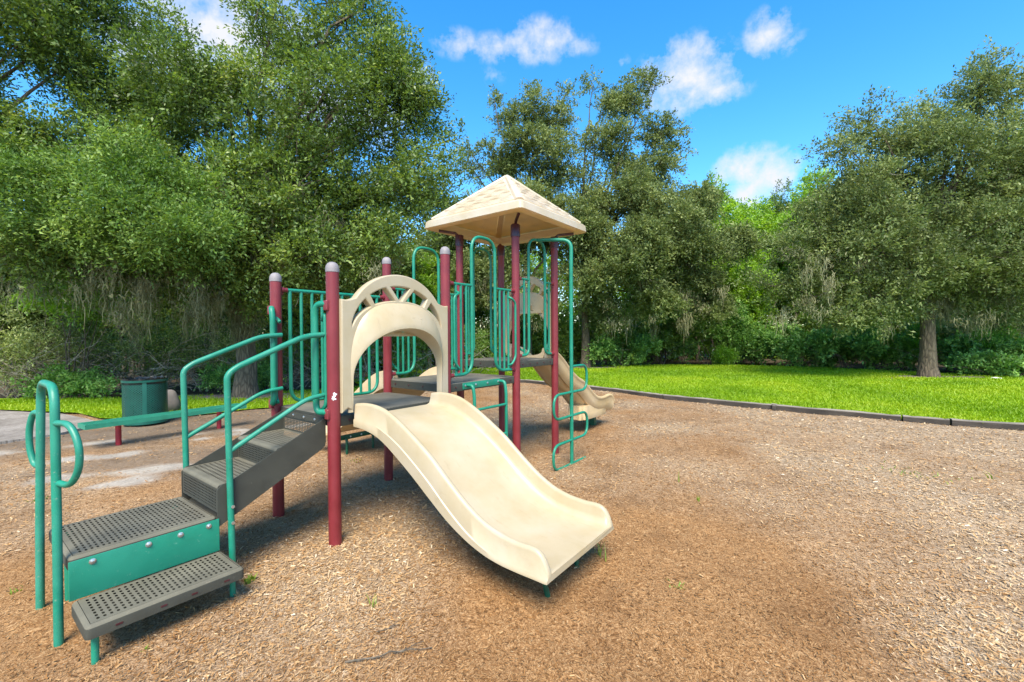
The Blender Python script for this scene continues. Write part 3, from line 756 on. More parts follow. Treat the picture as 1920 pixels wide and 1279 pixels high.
# ---- decks
def deck(name, x0, x1, z, lab):
    mb = MB(); mb.box(x0 + .012, x1 - .012, .0, WD, z - .075, z, .008)
    d = mb.build(name, M['deck'], PLAY, 30); d['label'] = lab
    # folded steel rim with bolt holes
    rb = MB()
    for ya, yb in ((-.006, .004), (WD - .004, WD + .006)):
        rb.box(x0 + PR, x1 - PR, ya, yb, z - .078, z - .004, .002)
    rb.box(x0 + .006, x0 + .0115, PR, WD - PR, z - .078, z - .004); rb.box(x1 - .0115, x1 - .006, PR, WD - PR, z - .078, z - .004)
    rb.build('deck_rim', M['dark'], d, 30)
    bb = MB()
    for q in range(5):
        xx = x0 + .12 + (x1 - x0 - .24) * q / 4
        bb.lathe([(.008, 0), (.008, .006), (.003, .0075)], (0, 0), 8)
        bb.v[-24:] = [(xx + p[0], -.006 - p[2], z - .038 + p[1]) for p in bb.v[-24:]]
    for q in range(4):
        yy = .12 + (WD - .24) * q / 3
        bb.lathe([(.008, 0), (.008, .006), (.003, .0075)], (0, 0), 8)
        bb.v[-24:] = [(x0 + .006 - p[2], yy + p[0], z - .038 + p[1]) for p in bb.v[-24:]]
    build_each(bb, 'bolt', M['dmaroon'], d, 30)
    return d
deck('deck', 0, S1, D1, 'lowest grey deck between stairs and cream slide')
deck('deck', S1, U2, D2, 'middle grey deck above the green ladder')
deck('deck', U2, U3, D3, 'top grey deck under the peaked roof')

# ---- clamps
def clamp(mb, p, d):
    """short collar on a post at p reaching out along d"""
    p = np.array(p, float); d = np.array(d, float)
    mb.tube([p + d * (PR - .004), p + d * (PR + .014)], .026, 12)
    mb.tube([p + d * (PR + .01), p + d * (PR + .05)], .019, 12)
    mb.tube([p + d * (PR + .0) + np.array([0, 0, -.034]), p + d * (PR + .012) + np.array([0, 0, -.034])], .012, 8)

# ---- picket barrier A-C
def barrier():
    y = WD
    mb = MB(); zt, zb = 1.90, .935
    mb.tube([(.06, y, zt), (S1 - .06, y, zt)], .016, 12)
    fr = fillet([(.118, y, zt), (.118, y, zb), (1.0, y, zb), (1.0, y, zt)], .13, 8)
    mb.tube(fr, .0155, 12)
    b = mb.build('barrier', M['green'], PLAY)
    for x in [.217, .315, .41, .512, .612, .71, .806, .904]:
        q = MB(); q.tube([(x, y, zb + .004), (x, y, zt)], .0135, 10); q.build('picket', M['green'], b)
    q = MB(); q.tube([(.46, y, zb - .06), (.46, y, zb)], .02, 8); q.tube([(.46, y, zb - .062), (.46, y, zb - .05)], .032, 10); q.build('floor_peg', M['green'], b)
    c = MB(); clamp(c, (0, y, zt), (1, 0, 0)); clamp(c, (S1, y, zt), (-1, 0, 0)); build_each(c, 'clamp', M['maroon'], b, 40, 3)
barrier()

# ---- entry barriers with a high arch
def arch_barrier(lab, y, x0, x1, a0, a1, zt, zb, za, pick_l, pick_r, loopdir):
    """half barriers on both sides of an opening joined over it by a tall hoop"""
    mb = MB()
    h = fillet([(x0 + PR, y, zb), (a0, y, zb), (a0, y, za - .0), (a1, y, za), (a1, y, zb), (x1 - PR, y, zb)], .155, 9)
    mb.tube(h, .0165, 12)
    mb.tube([(x0 + PR, y, zt), (a0, y, zt)], .0135, 10); mb.tube([(a1, y, zt), (x1 - PR, y, zt)], .0135, 10)
    b = mb.build('entry_barrier', M['green'], PLAY); b['label'] = lab
    for x in pick_l + pick_r:
        q = MB(); q.tube([(x, y, zb + .002), (x, y, zt)], .0125, 10); q.build('picket', M['green'], b)
    lp = MB()
    for s, xp, xe in ((1, pick_l[0], x0 + .068), (-1, pick_r[-1], x1 - .068)):
        yy = y + loopdir * .045
        lp.tube(fillet([(xp, y, zt - .075), (xp - s * .0, yy, zt - .09), (xe, yy, zt - .13), (xe, yy, zb + .13), (xp, yy, zb + .06), (xp, y, zb + .05)], .05, 6), .0125, 10)
    build_each(lp, 'hand_loop', M['green'], b)
    c = MB()
    for z in (zt, zb): clamp(c, (x0, y, z), (1, 0, 0)); clamp(c, (x1, y, z), (-1, 0, 0))
    build_each(c, 'clamp', M['maroon'], b, 40, 3)
    return b
arch_barrier('green hooped barrier above the ladder', 0, S1, U2, 1.487, 1.850, 1.995, 1.125, 2.495, [1.262, 1.33, 1.405], [1.925, 2.0, 2.075], -1)
arch_barrier('green hooped barrier at back of the middle deck', WD, S1, U2, 1.487, 1.860, 2.0, 1.10, 2.495, [1.262, 1.33, 1.405], [1.925, 2.0, 2.075], 1)
arch_barrier('green hooped barrier behind the loop climber', 0, U2, U3, 2.468, 2.815, 2.145, 1.27, 2.635, [2.375], [2.905], 1)
arch_barrier('green hooped barrier at back of the tower', WD, U2, U3, 2.468, 2.815, 2.145, 1.27, 2.635, [2.375], [2.905], 1)

# ---- ladder under the hoop
mb = MB(); yl = -.085
for x in (1.40, 1.895):
    mb.tube(fillet([(x, -.012, D2 - .03), (x, yl, D2 - .03), (x, yl - .02, D2 - .14), (x, yl - .02, -.08)], .05, 6), .0165, 12)
lad = mb.build('ladder', M['green'], PLAY)
for z in (.78, .475, .2):
    q = MB(); q.tube([(1.40, yl - .02, z), (1.895, yl - .02, z)], .0135, 10); q.build('rung', M['green'], lad)
q = MB(); q.box(1.335, 1.90, -.0155, -.0075, D2 - .066, D2 - .004, .002); q.build('mounting_plate', M['green'], lad, 30)
q = MB()
for x in (1.37, 1.52, 1.70, 1.87):
    q.lathe([(.011, 0), (.011, .004), (.005, .007)], (0, 0), 10); q.v[-30:] = [(x + p[0], -.0155 - p[2], D2 - .032 + p[1]) for p in q.v[-30:]]
build_each(q, 'bolt', M['steel'], lad, 30)

# ---- loop climber
yc = -.40; xc = 2.755
mb = MB()
mb.tube(fillet([(2.64, 0.0, 2.635), (2.70, -.2, 2.625), (xc + .01, yc, 2.60), (xc, yc, 2.2), (xc, yc, -.04)], .17, 9), .0215, 14)
lc = mb.build('loop_climber', M['green'], PLAY)
zs = 1.135
path = [(xc, yc, zs), (3.13, yc, zs), (3.13, yc, .835), (2.362, yc, .835), (2.362, yc, .56), (3.138, yc, .562), (3.138, yc, .277), (2.352, yc, .277), (2.352, yc, .0), (3.08, yc, -.002)]
mb = MB(); mb.tube(fillet(path, .125, 8), .0155, 12); mb.build('step_loop', M['green'], lc)

# ---- slides
def slide(name, lab, x0, x1, ysgn, yoff, prof, m, plat):
    """prof rows: distance, wall top, bed, bottom"""
    N_ = 44; d = [p[0] for p in prof]
    rings = []
    def sm(t, j):
        # smooth interpolation through the rows
        x = d[0] + (d[-1] - d[0]) * t
        k = max(0, min(len(d) - 2, int(np.searchsorted(d, x)) - 1))
        y = [p[j] for p in prof]
        def tan(i):
            a, b = max(i - 1, 0), min(i + 1, len(d) - 1); return (y[b] - y[a]) / (d[b] - d[a])
        h = d[k + 1] - d[k]; u = (x - d[k]) / h
        return (2 * u ** 3 - 3 * u * u + 1) * y[k] + (u ** 3 - 2 * u * u + u) * h * tan(k) + (-2 * u ** 3 + 3 * u * u) * y[k + 1] + (u ** 3 - u * u) * h * tan(k + 1)
    ts = list(np.linspace(0, .95, N_)) + [.962, .974, .984, .992, .997, 1.0]
    for t in ts:
        x = d[0] + (d[-1] - d[0]) * t
        zt, zb, z0 = sm(t, 1), sm(t, 2), sm(t, 3)
        zt = max(zt, zb + .001)
        zm = zb - .022; yy = yoff + ysgn * x
        half = [(0, z0), (0, zm), (.007, zm + .006), (.010, max(zt - .020, zm + .007)), (.015, max(zt - .005, zm + .008)), (.023, zt), (.036, zt), (.045, max(zt - .006, zb)), (.049, max(zt - .022, zb)), (.054, min(zb + .045, max(zt - .023, zb))), (.066, min(zb + .012, max(zt - .024, zb))), (.095, zb)]
        L_ = [(x0 + a, yy, z) for a, z in half]; R_ = [(x1 - a, yy, z) for a, z in reversed(half)]
        rings.append(L_ + [(x0 + (x1 - x0) * q, yy, zb) for q in (.35, .65)] + R_)
    if ysgn < 0: rings = [list(reversed(r)) for r in rings]
    mb = MB(); mb.loft(rings, True, True)
    s = mb.build(name, m, PLAY, 50); s['label'] = lab
    return s
prof1 = [(.050, 1.000, .905, .832), (.16, 1.012, .902, .826), (.30, 1.006, .888, .800), (.42, .978, .850, .752), (.56, .915, .785, .672), (.70, .835, .700, .585), (.86, .733, .590, .475), (1.02, .607, .465, .370),
         (1.17, .498, .365, .296), (1.30, .428, .308, .252), (1.42, .393, .280, .230), (1.55, .378, .268, .222), (1.65, .378, .264, .221), (1.70, .354, .262, .220), (1.728, .308, .260, .219), (1.744, .262, .258, .221)]
s1 = slide('slide', 'broad cream slide at the front', .126, .938, -1, 0, prof1, M['cream'], 0)
q = MB()
q.tube([(.33, -1.56, .225), (.375, -1.60, -.05)], .016, 10); s1l = q.build('support_leg', M['dgreen'], s1)
q = MB(); q.tube([(.74, -1.55, .225), (.745, -1.585, -.05)], .016, 10); q.build('support_leg', M['dgreen'], s1)
dz = D2 - D1
prof2 = [(p[0] + (.0 if p[0] < 1 else .0), p[1] + dz * (1 - p[0] / 1.76), p[2] + dz * (1 - p[0] / 1.76), p[3] + dz * (1 - p[0] / 1.76)) for p in prof1]
s2 = slide('slide', 'cream slide leaving the back of the middle deck', S1 + .11, U2 - .11, 1, WD, prof2, M['tan'], 0)
q = MB(); q.box(1.30, 1.98, WD + 1.30, WD + 1.335, .175, .235, .004); br = q.build('support_bar', M['dgreen'], s2, 30)
for x in (1.44, 1.83):
    q = MB(); q.tube(fillet([(x, WD + 1.28, .2), (x, WD + 1.26, .17), (x, WD + 1.26, -.05)], .03, 4), .017, 10); q.build('support_leg', M['dgreen'], s2)
q = MB()
for x in (1.36, 1.52, 1.68, 1.88):
    q.lathe([(.012, 0), (.012, .004), (.005, .007)], (0, 0), 10); q.v[-30:] = [(x + p[0], WD + 1.30 - p[2], .205 + p[1]) for p in q.v[-30:]]
build_each(q, 'bolt', M['steel'], s2, 30)

# wavy tower slide: a deep trough with rolled edges and a grooved underside, on a fluted foot
def wave_slide():
    yc_ = .405
    st = [(3.03, 1.235, 1.33), (3.20, 1.215, 1.335), (3.36, 1.13, 1.265), (3.52, 1.00, 1.165), (3.66, .885, 1.055), (3.80, .800, .955), (3.93, .745, .885), (4.06, .690, .835), (4.20, .595, .755),
          (4.34, .480, .655), (4.48, .385, .570), (4.62, .330, .525), (4.78, .305, .515), (4.92, .298, .53), (5.03, .292, .525), (5.10, .285, .49), (5.15, .28, .42)]
    xs_ = [p[0] for p in st]
    rings = []
    for x in np.linspace(3.03, 5.15, 60):
        def hm(j):
            k = max(0, min(len(st) - 2, int(np.searchsorted(xs_, x)) - 1)); y = [p[j] for p in st]
            tn = lambda i: (y[min(i + 1, len(st) - 1)] - y[max(i - 1, 0)]) / (xs_[min(i + 1, len(st) - 1)] - xs_[max(i - 1, 0)])
            h = xs_[k + 1] - xs_[k]; u = (x - xs_[k]) / h
            return (2 * u ** 3 - 3 * u * u + 1) * y[k] + (u ** 3 - 2 * u * u + u) * h * tn(k) + (-2 * u ** 3 + 3 * u * u) * y[k + 1] + (u ** 3 - u * u) * h * tn(k + 1)
        zb, zt = hm(1), hm(2)
        out = []
        hw = .27
        inner = []
        for q in range(13):
            a = math.pi * q / 12
            inner.append((-math.cos(a) * (hw - .05), zb + (zt - zb) * (1 - math.sin(a) ** .6)))
        lip = [(hw - .03, zt + .008), (hw - .008, zt + .004), (hw, zt - .012), (hw - .004, zt - .034), (hw - .016, zt - .046)]
        # rounded belly with two grooves
        bl = []
        for q in range(17):
            a = math.pi * q / 16; yb = math.cos(a) * (hw - .018); zz = zt - .05 - (zt - zb + .045) * (math.sin(a) ** .75)
            if q in (5, 11): zz += .03
            bl.append((yb, zz))
        ringp = inner + lip + bl + [(-p[0], p[1]) for p in reversed(lip)]
        rings.append([(x, yc_ + a, z) for a, z in ringp])
    mb = MB(); mb.loft(rings, True, True)
    s = mb.build('slide', M['tan'], PLAY, 40); s['label'] = 'wavy tan slide running down from the roofed tower'
    # thin parting line pressed into the side
    # fluted foot
    ring = []
    n = 72
    def fl(z, k0):
        out = []
        for i in range(n):
            a = 2 * math.pi * i / n; rr = 1 + .075 * abs(math.cos(4.5 * a)) - .04
            ca, sa = math.cos(a), math.sin(a)
            e = .45
            out.append((4.57 + .43 * k0 * rr * math.copysign(abs(ca) ** e, ca), yc_ - .06 + .155 * k0 * rr * math.copysign(abs(sa) ** e, sa), z))
        return out
    mb = MB(); mb.loft([fl(.205, .96), fl(.215, 1.0), fl(.30, 1.0), fl(.42, .97)], True, True)
    mb.build('fluted_foot', M['tan'], s, 40)
    for (x, y) in ((4.86, .40),):
        q = MB(); q.box(x - .035, x + .035, y - .05, y + .05, -.05, .21, .004); q.build('support_leg', M['dgreen'], s, 30)
    # small upright cheek at the deck edge
    for y in (.14, .72):
        q = MB(); q.loft([[(3.035, y - .02, 1.21), (3.22, y - .02, 1.21), (3.20, y - .02, 1.30), (3.12, y - .02, 1.385), (3.06, y - .02, 1.385)],
                          [(3.035, y + .02, 1.21), (3.22, y + .02, 1.21), (3.20, y + .02, 1.30), (3.12, y + .02, 1.385), (3.06, y + .02, 1.385)]], True, True)
        q.build('slide_cheek', M['cream'], s, 40)
wave_slide()

# ---- hooded arch panels over the slide entries
def ell(a, b, c, t0, t1, n, xm):
    return [(xm + a * math.cos(t0 + (t1 - t0) * k / n), c + b * math.sin(t0 + (t1 - t0) * k / n)) for k in range(n + 1)]
def arch_panel(lab, W_, z0, m, place, out):
    """W_ panel width, z0 deck height; place maps (across, up, out) to local space"""
    k = (W_ - .0) / 1.066; xm = W_ / 2
    A = lambda v: v * k
    Z = lambda v: v - D1 + z0
    outer = [(0, Z(.945)), (0, Z(1.772)), (A(.035), Z(1.768)), (A(.07), Z(1.772))]
    outer += list(reversed(ell(A(.50), .478, Z(1.52), R(34), R(146), 30, xm)))
    outer += [(W_ - A(.07), Z(1.772)), (W_ - A(.035), Z(1.768)), (W_, Z(1.772)), (W_, Z(.945)), (W_ - A(.045), Z(.975)), (W_ - A(.085), Z(.952)), (W_ - A(.085), Z(1.20))]
    outer += ell(A(.448), .350, Z(1.20), 0, math.pi, 30, xm)[1:-1]
    outer += [(A(.085), Z(1.20)), (A(.085), Z(.952)), (A(.045), Z(.975))]
    holes = []
    def P_(f, off): # f: 0 hood edge, 1 ring edge ; off across
        o_ = off / .455; q = math.sqrt(max(0, 1 - o_ * o_))
        zz = Z(1.525) + q * (.262 + .113 * f)
        return (xm + A(off), zz)
    def hole(oh0, oh1, or0, or1):
        a = [P_(.0, oh0 + (oh1 - oh0) * i / 8) for i in range(9)]
        b_ = [P_(1.0, or1 + (or0 - or1) * i / 8) for i in range(9)]
        holes.append(a + b_)
    hole(-.445, -.285, -.445, -.33); hole(.285, .445, .33, .445)
    hole(-.245, -.055, -.285, -.145); hole(.055, .245, .145, .285)
    hole(-.012, .012, -.095, .095)
    p = curve_panel('arch_panel', outer, holes, .070, .011, m, PLAY, lambda x, y, z: place(x, y, z)); p['label'] = lab
    # bulging hood round the opening
    rings = []
    n = 40
    for i in range(n + 1):
        t = i / n
        if t < .12: ang = 0; drop = (.12 - t) / .12
        elif t > .88: ang = math.pi; drop = (t - .88) / .12
        else: ang = math.pi * (t - .12) / .76; drop = 0
        ca, sa = math.cos(ang), math.sin(ang)
        ax, az = xm + A(.442) * ca, Z(1.20) + .342 * sa - drop * .26
        sg = 1 if ca > 0 else -1
        bx, bz = xm + A(.478) * sg * abs(ca) ** .68, Z(1.20) + .580 * sa ** .80 - drop * .26
        bul = .024 + .118 * sa ** 1.3 - .010 * drop
        r_ = [place(ax - A(.004) * sg, az - .002, -.020)]
        for q in range(13):
            u = q / 12; s_ = min(1.0, (u + .035) / .13) ** .5 * (1 - u ** 1.35) ** .8
            r_.append(place(ax + (bx - ax) * u, az + (bz - az) * u, .019 + bul * s_ if u < 1 else .012))
        r_ += [place(ax + (bx - ax) * .7, az + (bz - az) * .7, -.005)]
        rings.append(r_)
    mb = MB(); mb.loft(rings, True, True)
    hd = mb.build('hood', m, p, 60)
    # cross bar across the back of the opening
    q = MB(); zb = Z(1.515)
    q.loft([[place(A(.20), zb - .017, -.06), place(A(.20), zb + .017, -.06), place(A(.20), zb + .017, -.025), place(A(.20), zb - .017, -.025)],
            [place(W_ - A(.20), zb - .017, -.06), place(W_ - A(.20), zb + .017, -.06), place(W_ - A(.20), zb + .017, -.025), place(W_ - A(.20), zb - .017, -.025)]], True, True)
    q.loft([[place(xm - .05, zb, -.058), place(xm + .05, zb, -.058), place(xm + .05, zb, -.028), place(xm - .05, zb, -.028)],
            [place(xm - .085, zb + .09, -.058), place(xm + .085, zb + .09, -.058), place(xm + .085, zb + .09, -.028), place(xm - .085, zb + .09, -.028)]], True, True)
    q.build('cross_bar', m, p, 30)
    return p, hd, Z, xm
p1, hd1, Z1, xm1 = arch_panel('cream arched panel with hood above the broad slide', 1.066, D1, M['cream'], lambda a, b, c: (.03 + a, -.03 - c, b), -1)
arch_panel('tan arched panel above the tower slide seen from behind', WD - .06, D3, M['tan'], lambda a, b, c: (U3 + .03 + c, .03 + a, b), 1)
# raised badge on the hood: round medallion between two low blocks, with a rule underneath
bz = MB(); zc = Z1(1.20) + .425; yb = -.03 - .118
def disc(cx, cz, rx, rz, y0, th, n=20):
    bz.loft([[(cx + rx * math.cos(2 * math.pi * i / n), y0 + .02, cz + rz * math.sin(2 * math.pi * i / n)) for i in range(n)],
             [(cx + rx * math.cos(2 * math.pi * i / n), y0 - th, cz + rz * math.sin(2 * math.pi * i / n)) for i in range(n)],
             [(cx + rx * .8 * math.cos(2 * math.pi * i / n), y0 - th - .002, cz + rz * .8 * math.sin(2 * math.pi * i / n)) for i in range(n)]], True, True)
cx = .03 + xm1 + .055
for dx in (-.085, -.055, .055, .085):
    bz.box(cx + dx - .011, cx + dx + .011, yb - .002, yb + .03, zc - .012, zc + .020, .002)
bz.box(cx - .115, cx - .035, yb + .001, yb + .03, zc - .032, zc - .026); bz.box(cx + .035, cx + .115, yb + .001, yb + .03, zc - .032, zc - .026)
disc(cx, zc, .027, .027, yb, .003)
bz.build('raised_badge', M['cream'], p1, 30)

# ---- roof
def roof():
    cx, cy = U2 + S3 / 2, WD / 2; ex, ey = S3 / 2 + .31, WD / 2 + .31
    ze, zf, za = 2.80, 2.905, 3.475
    rad = .05
    def rect(ax, ay, z, n=5, r=rad):
        pts = []
        for (sx, sy, a0) in ((1, 1, 0), (-1, 1, 90), (-1, -1, 180), (1, -1, 270)):
            for k in range(n):
                a = R(a0 + 90 * k / (n - 1)); pts.append((cx + sx * (ax - r) + r * math.cos(a), cy + sy * (ay - r) + r * math.sin(a), z))
        return pts
    mb = MB()
    k = .12 / .7
    rings = [rect(ex - .17, ey - .17, ze + .085), rect(ex - .16, ey - .16, ze + .05), rect(ex - .13, ey - .13, ze + .012), rect(ex - .02, ey - .02, ze), rect(ex, ey, ze + .012), rect(ex - .008, ey - .008, zf - .02), rect(ex - .03, ey - .03, zf)]
    rings += [rect(ex - .055, ey - .055, zf + .012)]
    mb.loft(rings, True, False); n0 = len(rings[0])
    top = len(mb.v); 
    rings2 = [rect(ex - .055, ey - .055, zf + .012), rect(.03, .03, za - .012, r=.02), rect(.012, .012, za, r=.008)]
    mb.loft(rings2, True, False); mb.f.append(tuple(range(len(mb.v) - n0, len(mb.v))))
    rf = mb.build('roof', M['roof'], PLAY, 35)
    # moulded shingle courses, one relief sheet on each slope
    sl = MB()
    for (dx, dy) in ((1, 0), (-1, 0), (0, 1), (0, -1)):
        NS, NT = 72, 210
        ea, eb = (ex, ey) if dx else (ey, ex)
        a_ = (ea - .055); hgt_ = za - zf - .012
        nl = math.hypot(a_, hgt_); nrm = np.array([dx * hgt_ / nl, dy * hgt_ / nl, a_ / nl])
        vs = []
        for j in range(NT + 1):
            t = .02 + .90 * j / NT
            for i in range(NS + 1):
                s = -1 + 2 * i / NS
                half = (eb - .055) * (1 - t) - .065
                half = max(half, .004)
                ac = s * half; outd = a_ * (1 - t)
                fr = (t * 8) % 1.0
                edge = min(1, (1 - abs(s)) * half / .012)
                rib = .5 + .5 * math.sin(ac / .019 * 2 * math.pi * .5 + int(t * 8) * 1.7)
                blk = .5 + .5 * math.tanh(3 * math.sin(ac / .13 * math.pi + int(t * 7) * math.pi * .62)); fr7 = (t * 7) % 1.0
                h = .004 + edge * (.008 * (1 - fr7) + .021 * (.5 + .5 * blk) * (.5 + .5 * math.sin(t * 7 * 4 * 2 * math.pi))) * min(1, (1 - abs(2 * j / NT - 1)) * 12)
                p = np.array([cx + (dx * outd if dx else ac), cy + (dy * outd if dy else ac), zf + .012 + hgt_ * t]) + nrm * h
                vs.append(p)
        fs = []
        for j in range(NT):
            for i in range(NS):
                q = j * (NS + 1) + i; f = (q, q + 1, q + NS + 2, q + NS + 1)
                fs.append(f if (dx + (-dy)) > 0 else tuple(reversed(f)))
        sl.add(vs, fs)
    build_each(sl, 'shingle_relief', M['roof'], rf, 60)
    # raised hips
    hb = MB()
    for sx in (-1, 1):
        for sy in (-1, 1):
            a = np.array([cx + sx * (ex - .075), cy + sy * (ey - .075), zf + .016]); b = np.array([cx + sx * .01, cy + sy * .01, za + .004])
            d = unit(b - a); sd_ = unit(np.cross(d, [0, 0, 1])); upv = np.cross(sd_, d)
            def cs(p, s_): return [p + sd_ * q * s_ + upv * h for q, h in ((-.05, -.008), (-.036, .014), (-.012, .021), (.012, .021), (.036, .014), (.05, -.008))]
            hb.loft([cs(a, 1.0), cs(a * .98 + b * .02, 1.0), cs(b, .55)], True, True)
    build_each(hb, 'hip', M['roof'], rf, 40)
roof()

# ---- stairs: punched plates
def punched(mb, o, e1, e2, n1, n2, m1, m2, hole=(.62, .5)):
    """plate from o along e1, e2 with n1 x n2 slots cut right through, plain margins m1, m2"""
    o, e1, e2 = [np.array(a, float) for a in (o, e1, e2)]
    l1, l2 = np.linalg.norm(e1), np.linalg.norm(e2); a1, a2 = e1 / l1, e2 / l2
    def quad(s0, s1, t0, t1):
        mb.add([o + a1 * s0 + a2 * t0, o + a1 * s1 + a2 * t0, o + a1 * s1 + a2 * t1, o + a1 * s0 + a2 * t1], [(0, 1, 2, 3)])
    quad(0, l1, 0, m2); quad(0, l1, l2 - m2, l2); quad(0, m1, m2, l2 - m2); quad(l1 - m1, l1, m2, l2 - m2)
    c1, c2 = (l1 - 2 * m1) / n1, (l2 - 2 * m2) / n2
    hx, hy = c1 * hole[0] / 2, c2 * hole[1] / 2
    for i in range(n1):
        for j in range(n2):
            s, t = m1 + c1 * (i + .5), m2 + c2 * (j + .5)
            O_ = [(-c1 / 2, -c2 / 2), (0, -c2 / 2), (c1 / 2, -c2 / 2), (c1 / 2, 0), (c1 / 2, c2 / 2), (0, c2 / 2), (-c1 / 2, c2 / 2), (-c1 / 2, 0)]
            I_ = [(-hx * .75, -hy * .8), (0, -hy), (hx * .75, -hy * .8), (hx, 0), (hx * .75, hy * .8), (0, hy), (-hx * .75, hy * .8), (-hx, 0)]
            vs = [o + a1 * (s + x) + a2 * (t + y) for x, y in O_ + I_]
            mb.add(vs, [(k, (k + 1) % 8, 8 + (k + 1) % 8, 8 + k) for k in range(8)])

V0, V1 = .085, .695
ST = empty('staircase'); ST.parent = PLAY; ST['label'] = 'dark grey stairs with worn green handrails'
def plate(name, loops, x_, th, m, parent):
    """flat plate in the x-z plane at y = x_"""
    mb = MB(); mb.loft([[(a, x_, b) for a, b in loops], [(a, x_ + th, b) for a, b in loops]], True, True)
    return mb.build(name, m, parent, 30)
side = [(-.724, .345), (-.724, .575), (-.70, .600), (-.655, .606), (-.03, .902), (-.022, .895), (-.022, .735), (-.028, .705), (-.05, .685)]
plate('stringer', side, V0 - .012, .008, M['dark'], ST); plate('stringer', side, V1 + .004, .008, M['dark'], ST)
def tread_plate(x0, x1, z):
    mb = MB()
    punched(mb, (x0 + .02, V0, z), (x1 - x0 - .02, 0, 0), (0, V1 - V0, 0), 9, 19, .025, .02)
    # rounded nose
    arc = [(x0 + .02 - .02 * math.sin(a), z - .02 + .02 * math.cos(a)) for a in [math.pi / 2 * k / 5 for k in range(6)]]
    mb.loft([[(a, V0, b) for a, b in arc], [(a, V1, b) for a, b in arc]], False, False)
    return mb.build('tread', M['tread'], ST, 40)
def riser_plate(x, z0, z1):
    mb = MB(); punched(mb, (x, V0, z0), (0, V1 - V0, 0), (0, 0, z1 - z0), 24, 7, .02, .012, (.6, .55))
    return mb.build('riser', M['dark'], ST, 40)
riser_plate(-.720, .43, .578); tread_plate(-.720, -.37, .598)
riser_plate(-.370, .598, .732); tread_plate(-.370, -.030, .752)
riser_plate(-.030, .752, .86)
q = MB(); q.box(-.0345, -.0265, V0, V1, .86, .905); q.build('top_flange', M['dark'], ST, 0)
q = MB()
for y in (.2, .36, .52):
    q.lathe([(.011, 0), (.011, .004), (.005, .007)], (0, 0), 10); q.v[-30:] = [(-.0345 - p[2], y + p[0], .882 + p[1]) for p in q.v[-30:]]
build_each(q, 'bolt', M['steel'], ST, 30)
q = MB(); q.box(-.69, -.05, V0 + .004, V1 - .004, .30, .305); 
# added dark sheet along the flight, stands in for shade behind the holes
q = MB(); q.loft([[(-.70, y, .36), (-.04, y, .70), (-.04, y, .69), (-.70, y, .35)] for y in (V0 + .003, V1 - .003)], True, True); q.build('shade_sheet', M['dark'], ST, 0)
def handrail(y, x0, lab):
    mb = MB()
    mb.tube(fillet([(x0 + .012, y, -.08), (x0, y, .6), (x0 - .008, y, 1.27), (x0 + .05, y, 1.315), (-.18, y, 1.505), (-.02, y, 1.515)], .075, 8), .0185, 14)
    h = mb.build('handrail', M['rail'], ST); h['label'] = lab
    q = MB(); q.tube(fillet([(x0 + .004, y, .80), (-.17, y, 1.065), (-.02, y, 1.08)], .09, 6), .0155, 12); q.build('lower_rail', M['rail'], ST)
    return h
hr = handrail(.055, -.662, 'worn handrail on the near side'); handrail(.725, -.690, 'green handrail on the far side')
q = MB()
for z in (.36, .46):
    q.tube([(-.655, .030, z), (-.655, .040, z)], .010, 8)
build_each(q, 'bolt', M['steel'], ST, 30)
# upright hand loops either side of the stair head
for y, s, lab in ((0.0, 1, 'upright hand loop at the near stair post'), (WD, -1, 'upright hand loop at the far stair post')):
    mb = MB()
    mb.tube(fillet([(-.035, y + s * .0, 1.735), (-.075, y + s * .085, 1.735), (-.075, y + s * .105, 1.66), (-.075, y + s * .105, 1.0), (-.075, y + s * .085, .955), (-.035, y, .955)], .07, 8), .0225, 14)
    l_ = mb.build('hand_loop', M['green'], PLAY); l_['label'] = lab
    q = MB(); q.tube(fillet([(-.02, y + s * .11, 1.62), (-.03, y + s * .05, 1.67), (-.03, y + s * .048, 1.3), (-.03, y + s * .048, 1.0), (-.04, y + s * .10, .96)], .05, 6), .0145, 10); q.build('inner_loop', M['green'], l_)
    c = MB(); 
    for z in (1.735, .955):
        c.box(-.062, -.028, y - .022, y + .022, z - .048, z + .024, .005)
    build_each(c, 'clamp', M['maroon'], l_, 30)

# ---- transfer platform with low step, green panel and grab hoop
TP = empty('transfer_platform'); TP.parent = PLAY; TP['label'] = 'low grey transfer platform with green front panel and step'
def tray(name, x0, x1, y0, y1, z, dp, n1, n2, m):
    mb = MB(); r_ = .022
    punched(mb, (x0 + r_, y0 + r_, z), (x1 - x0 - 2 * r_, 0, 0), (0, y1 - y0 - 2 * r_, 0), n1, n2, .018, .016, (.5, .62))
    arc = [(r_ * (1 - math.sin(a)), r_ * (1 - math.cos(a))) for a in [math.pi / 2 * k / 4 for k in range(5)]]
    prof = arc + [(0.0, dp), (.004, dp)]
    rings = []
    for ins, dz_ in prof:
        c_ = max(.002, r_ - ins)
        ring = []
        for cxx, cyy, a0 in ((x1 - r_, y1 - r_, 0), (x0 + r_, y1 - r_, 90), (x0 + r_, y0 + r_, 180), (x1 - r_, y0 + r_, 270)):
            for k in range(4):
                a = R(a0 + 30 * k); ring.append((cxx + c_ * math.cos(a), cyy + c_ * math.sin(a), z - dz_))
        rings.append(ring)
    o = mb.build(name, m, TP, 40)
    mb = MB(); mb.loft(rings[:4], True, False); mb.build('rolled_edge', m, TP, 40)
    mb = MB(); mb.loft(rings[3:], True, False); mb.box(x0 + .01, x1 - .01, y0 + .01, y1 - .01, z - dp + .004, z - dp + .008); mb.build('skirt_shade_sheet', M['dark'], TP, 40)  # real skirt, plus an added dark sheet as shade below the punched holes
    return o
pl = tray('platform_top', -1.372, -.726, .075, .665, .418, .062, 25, 13, M['tread'])
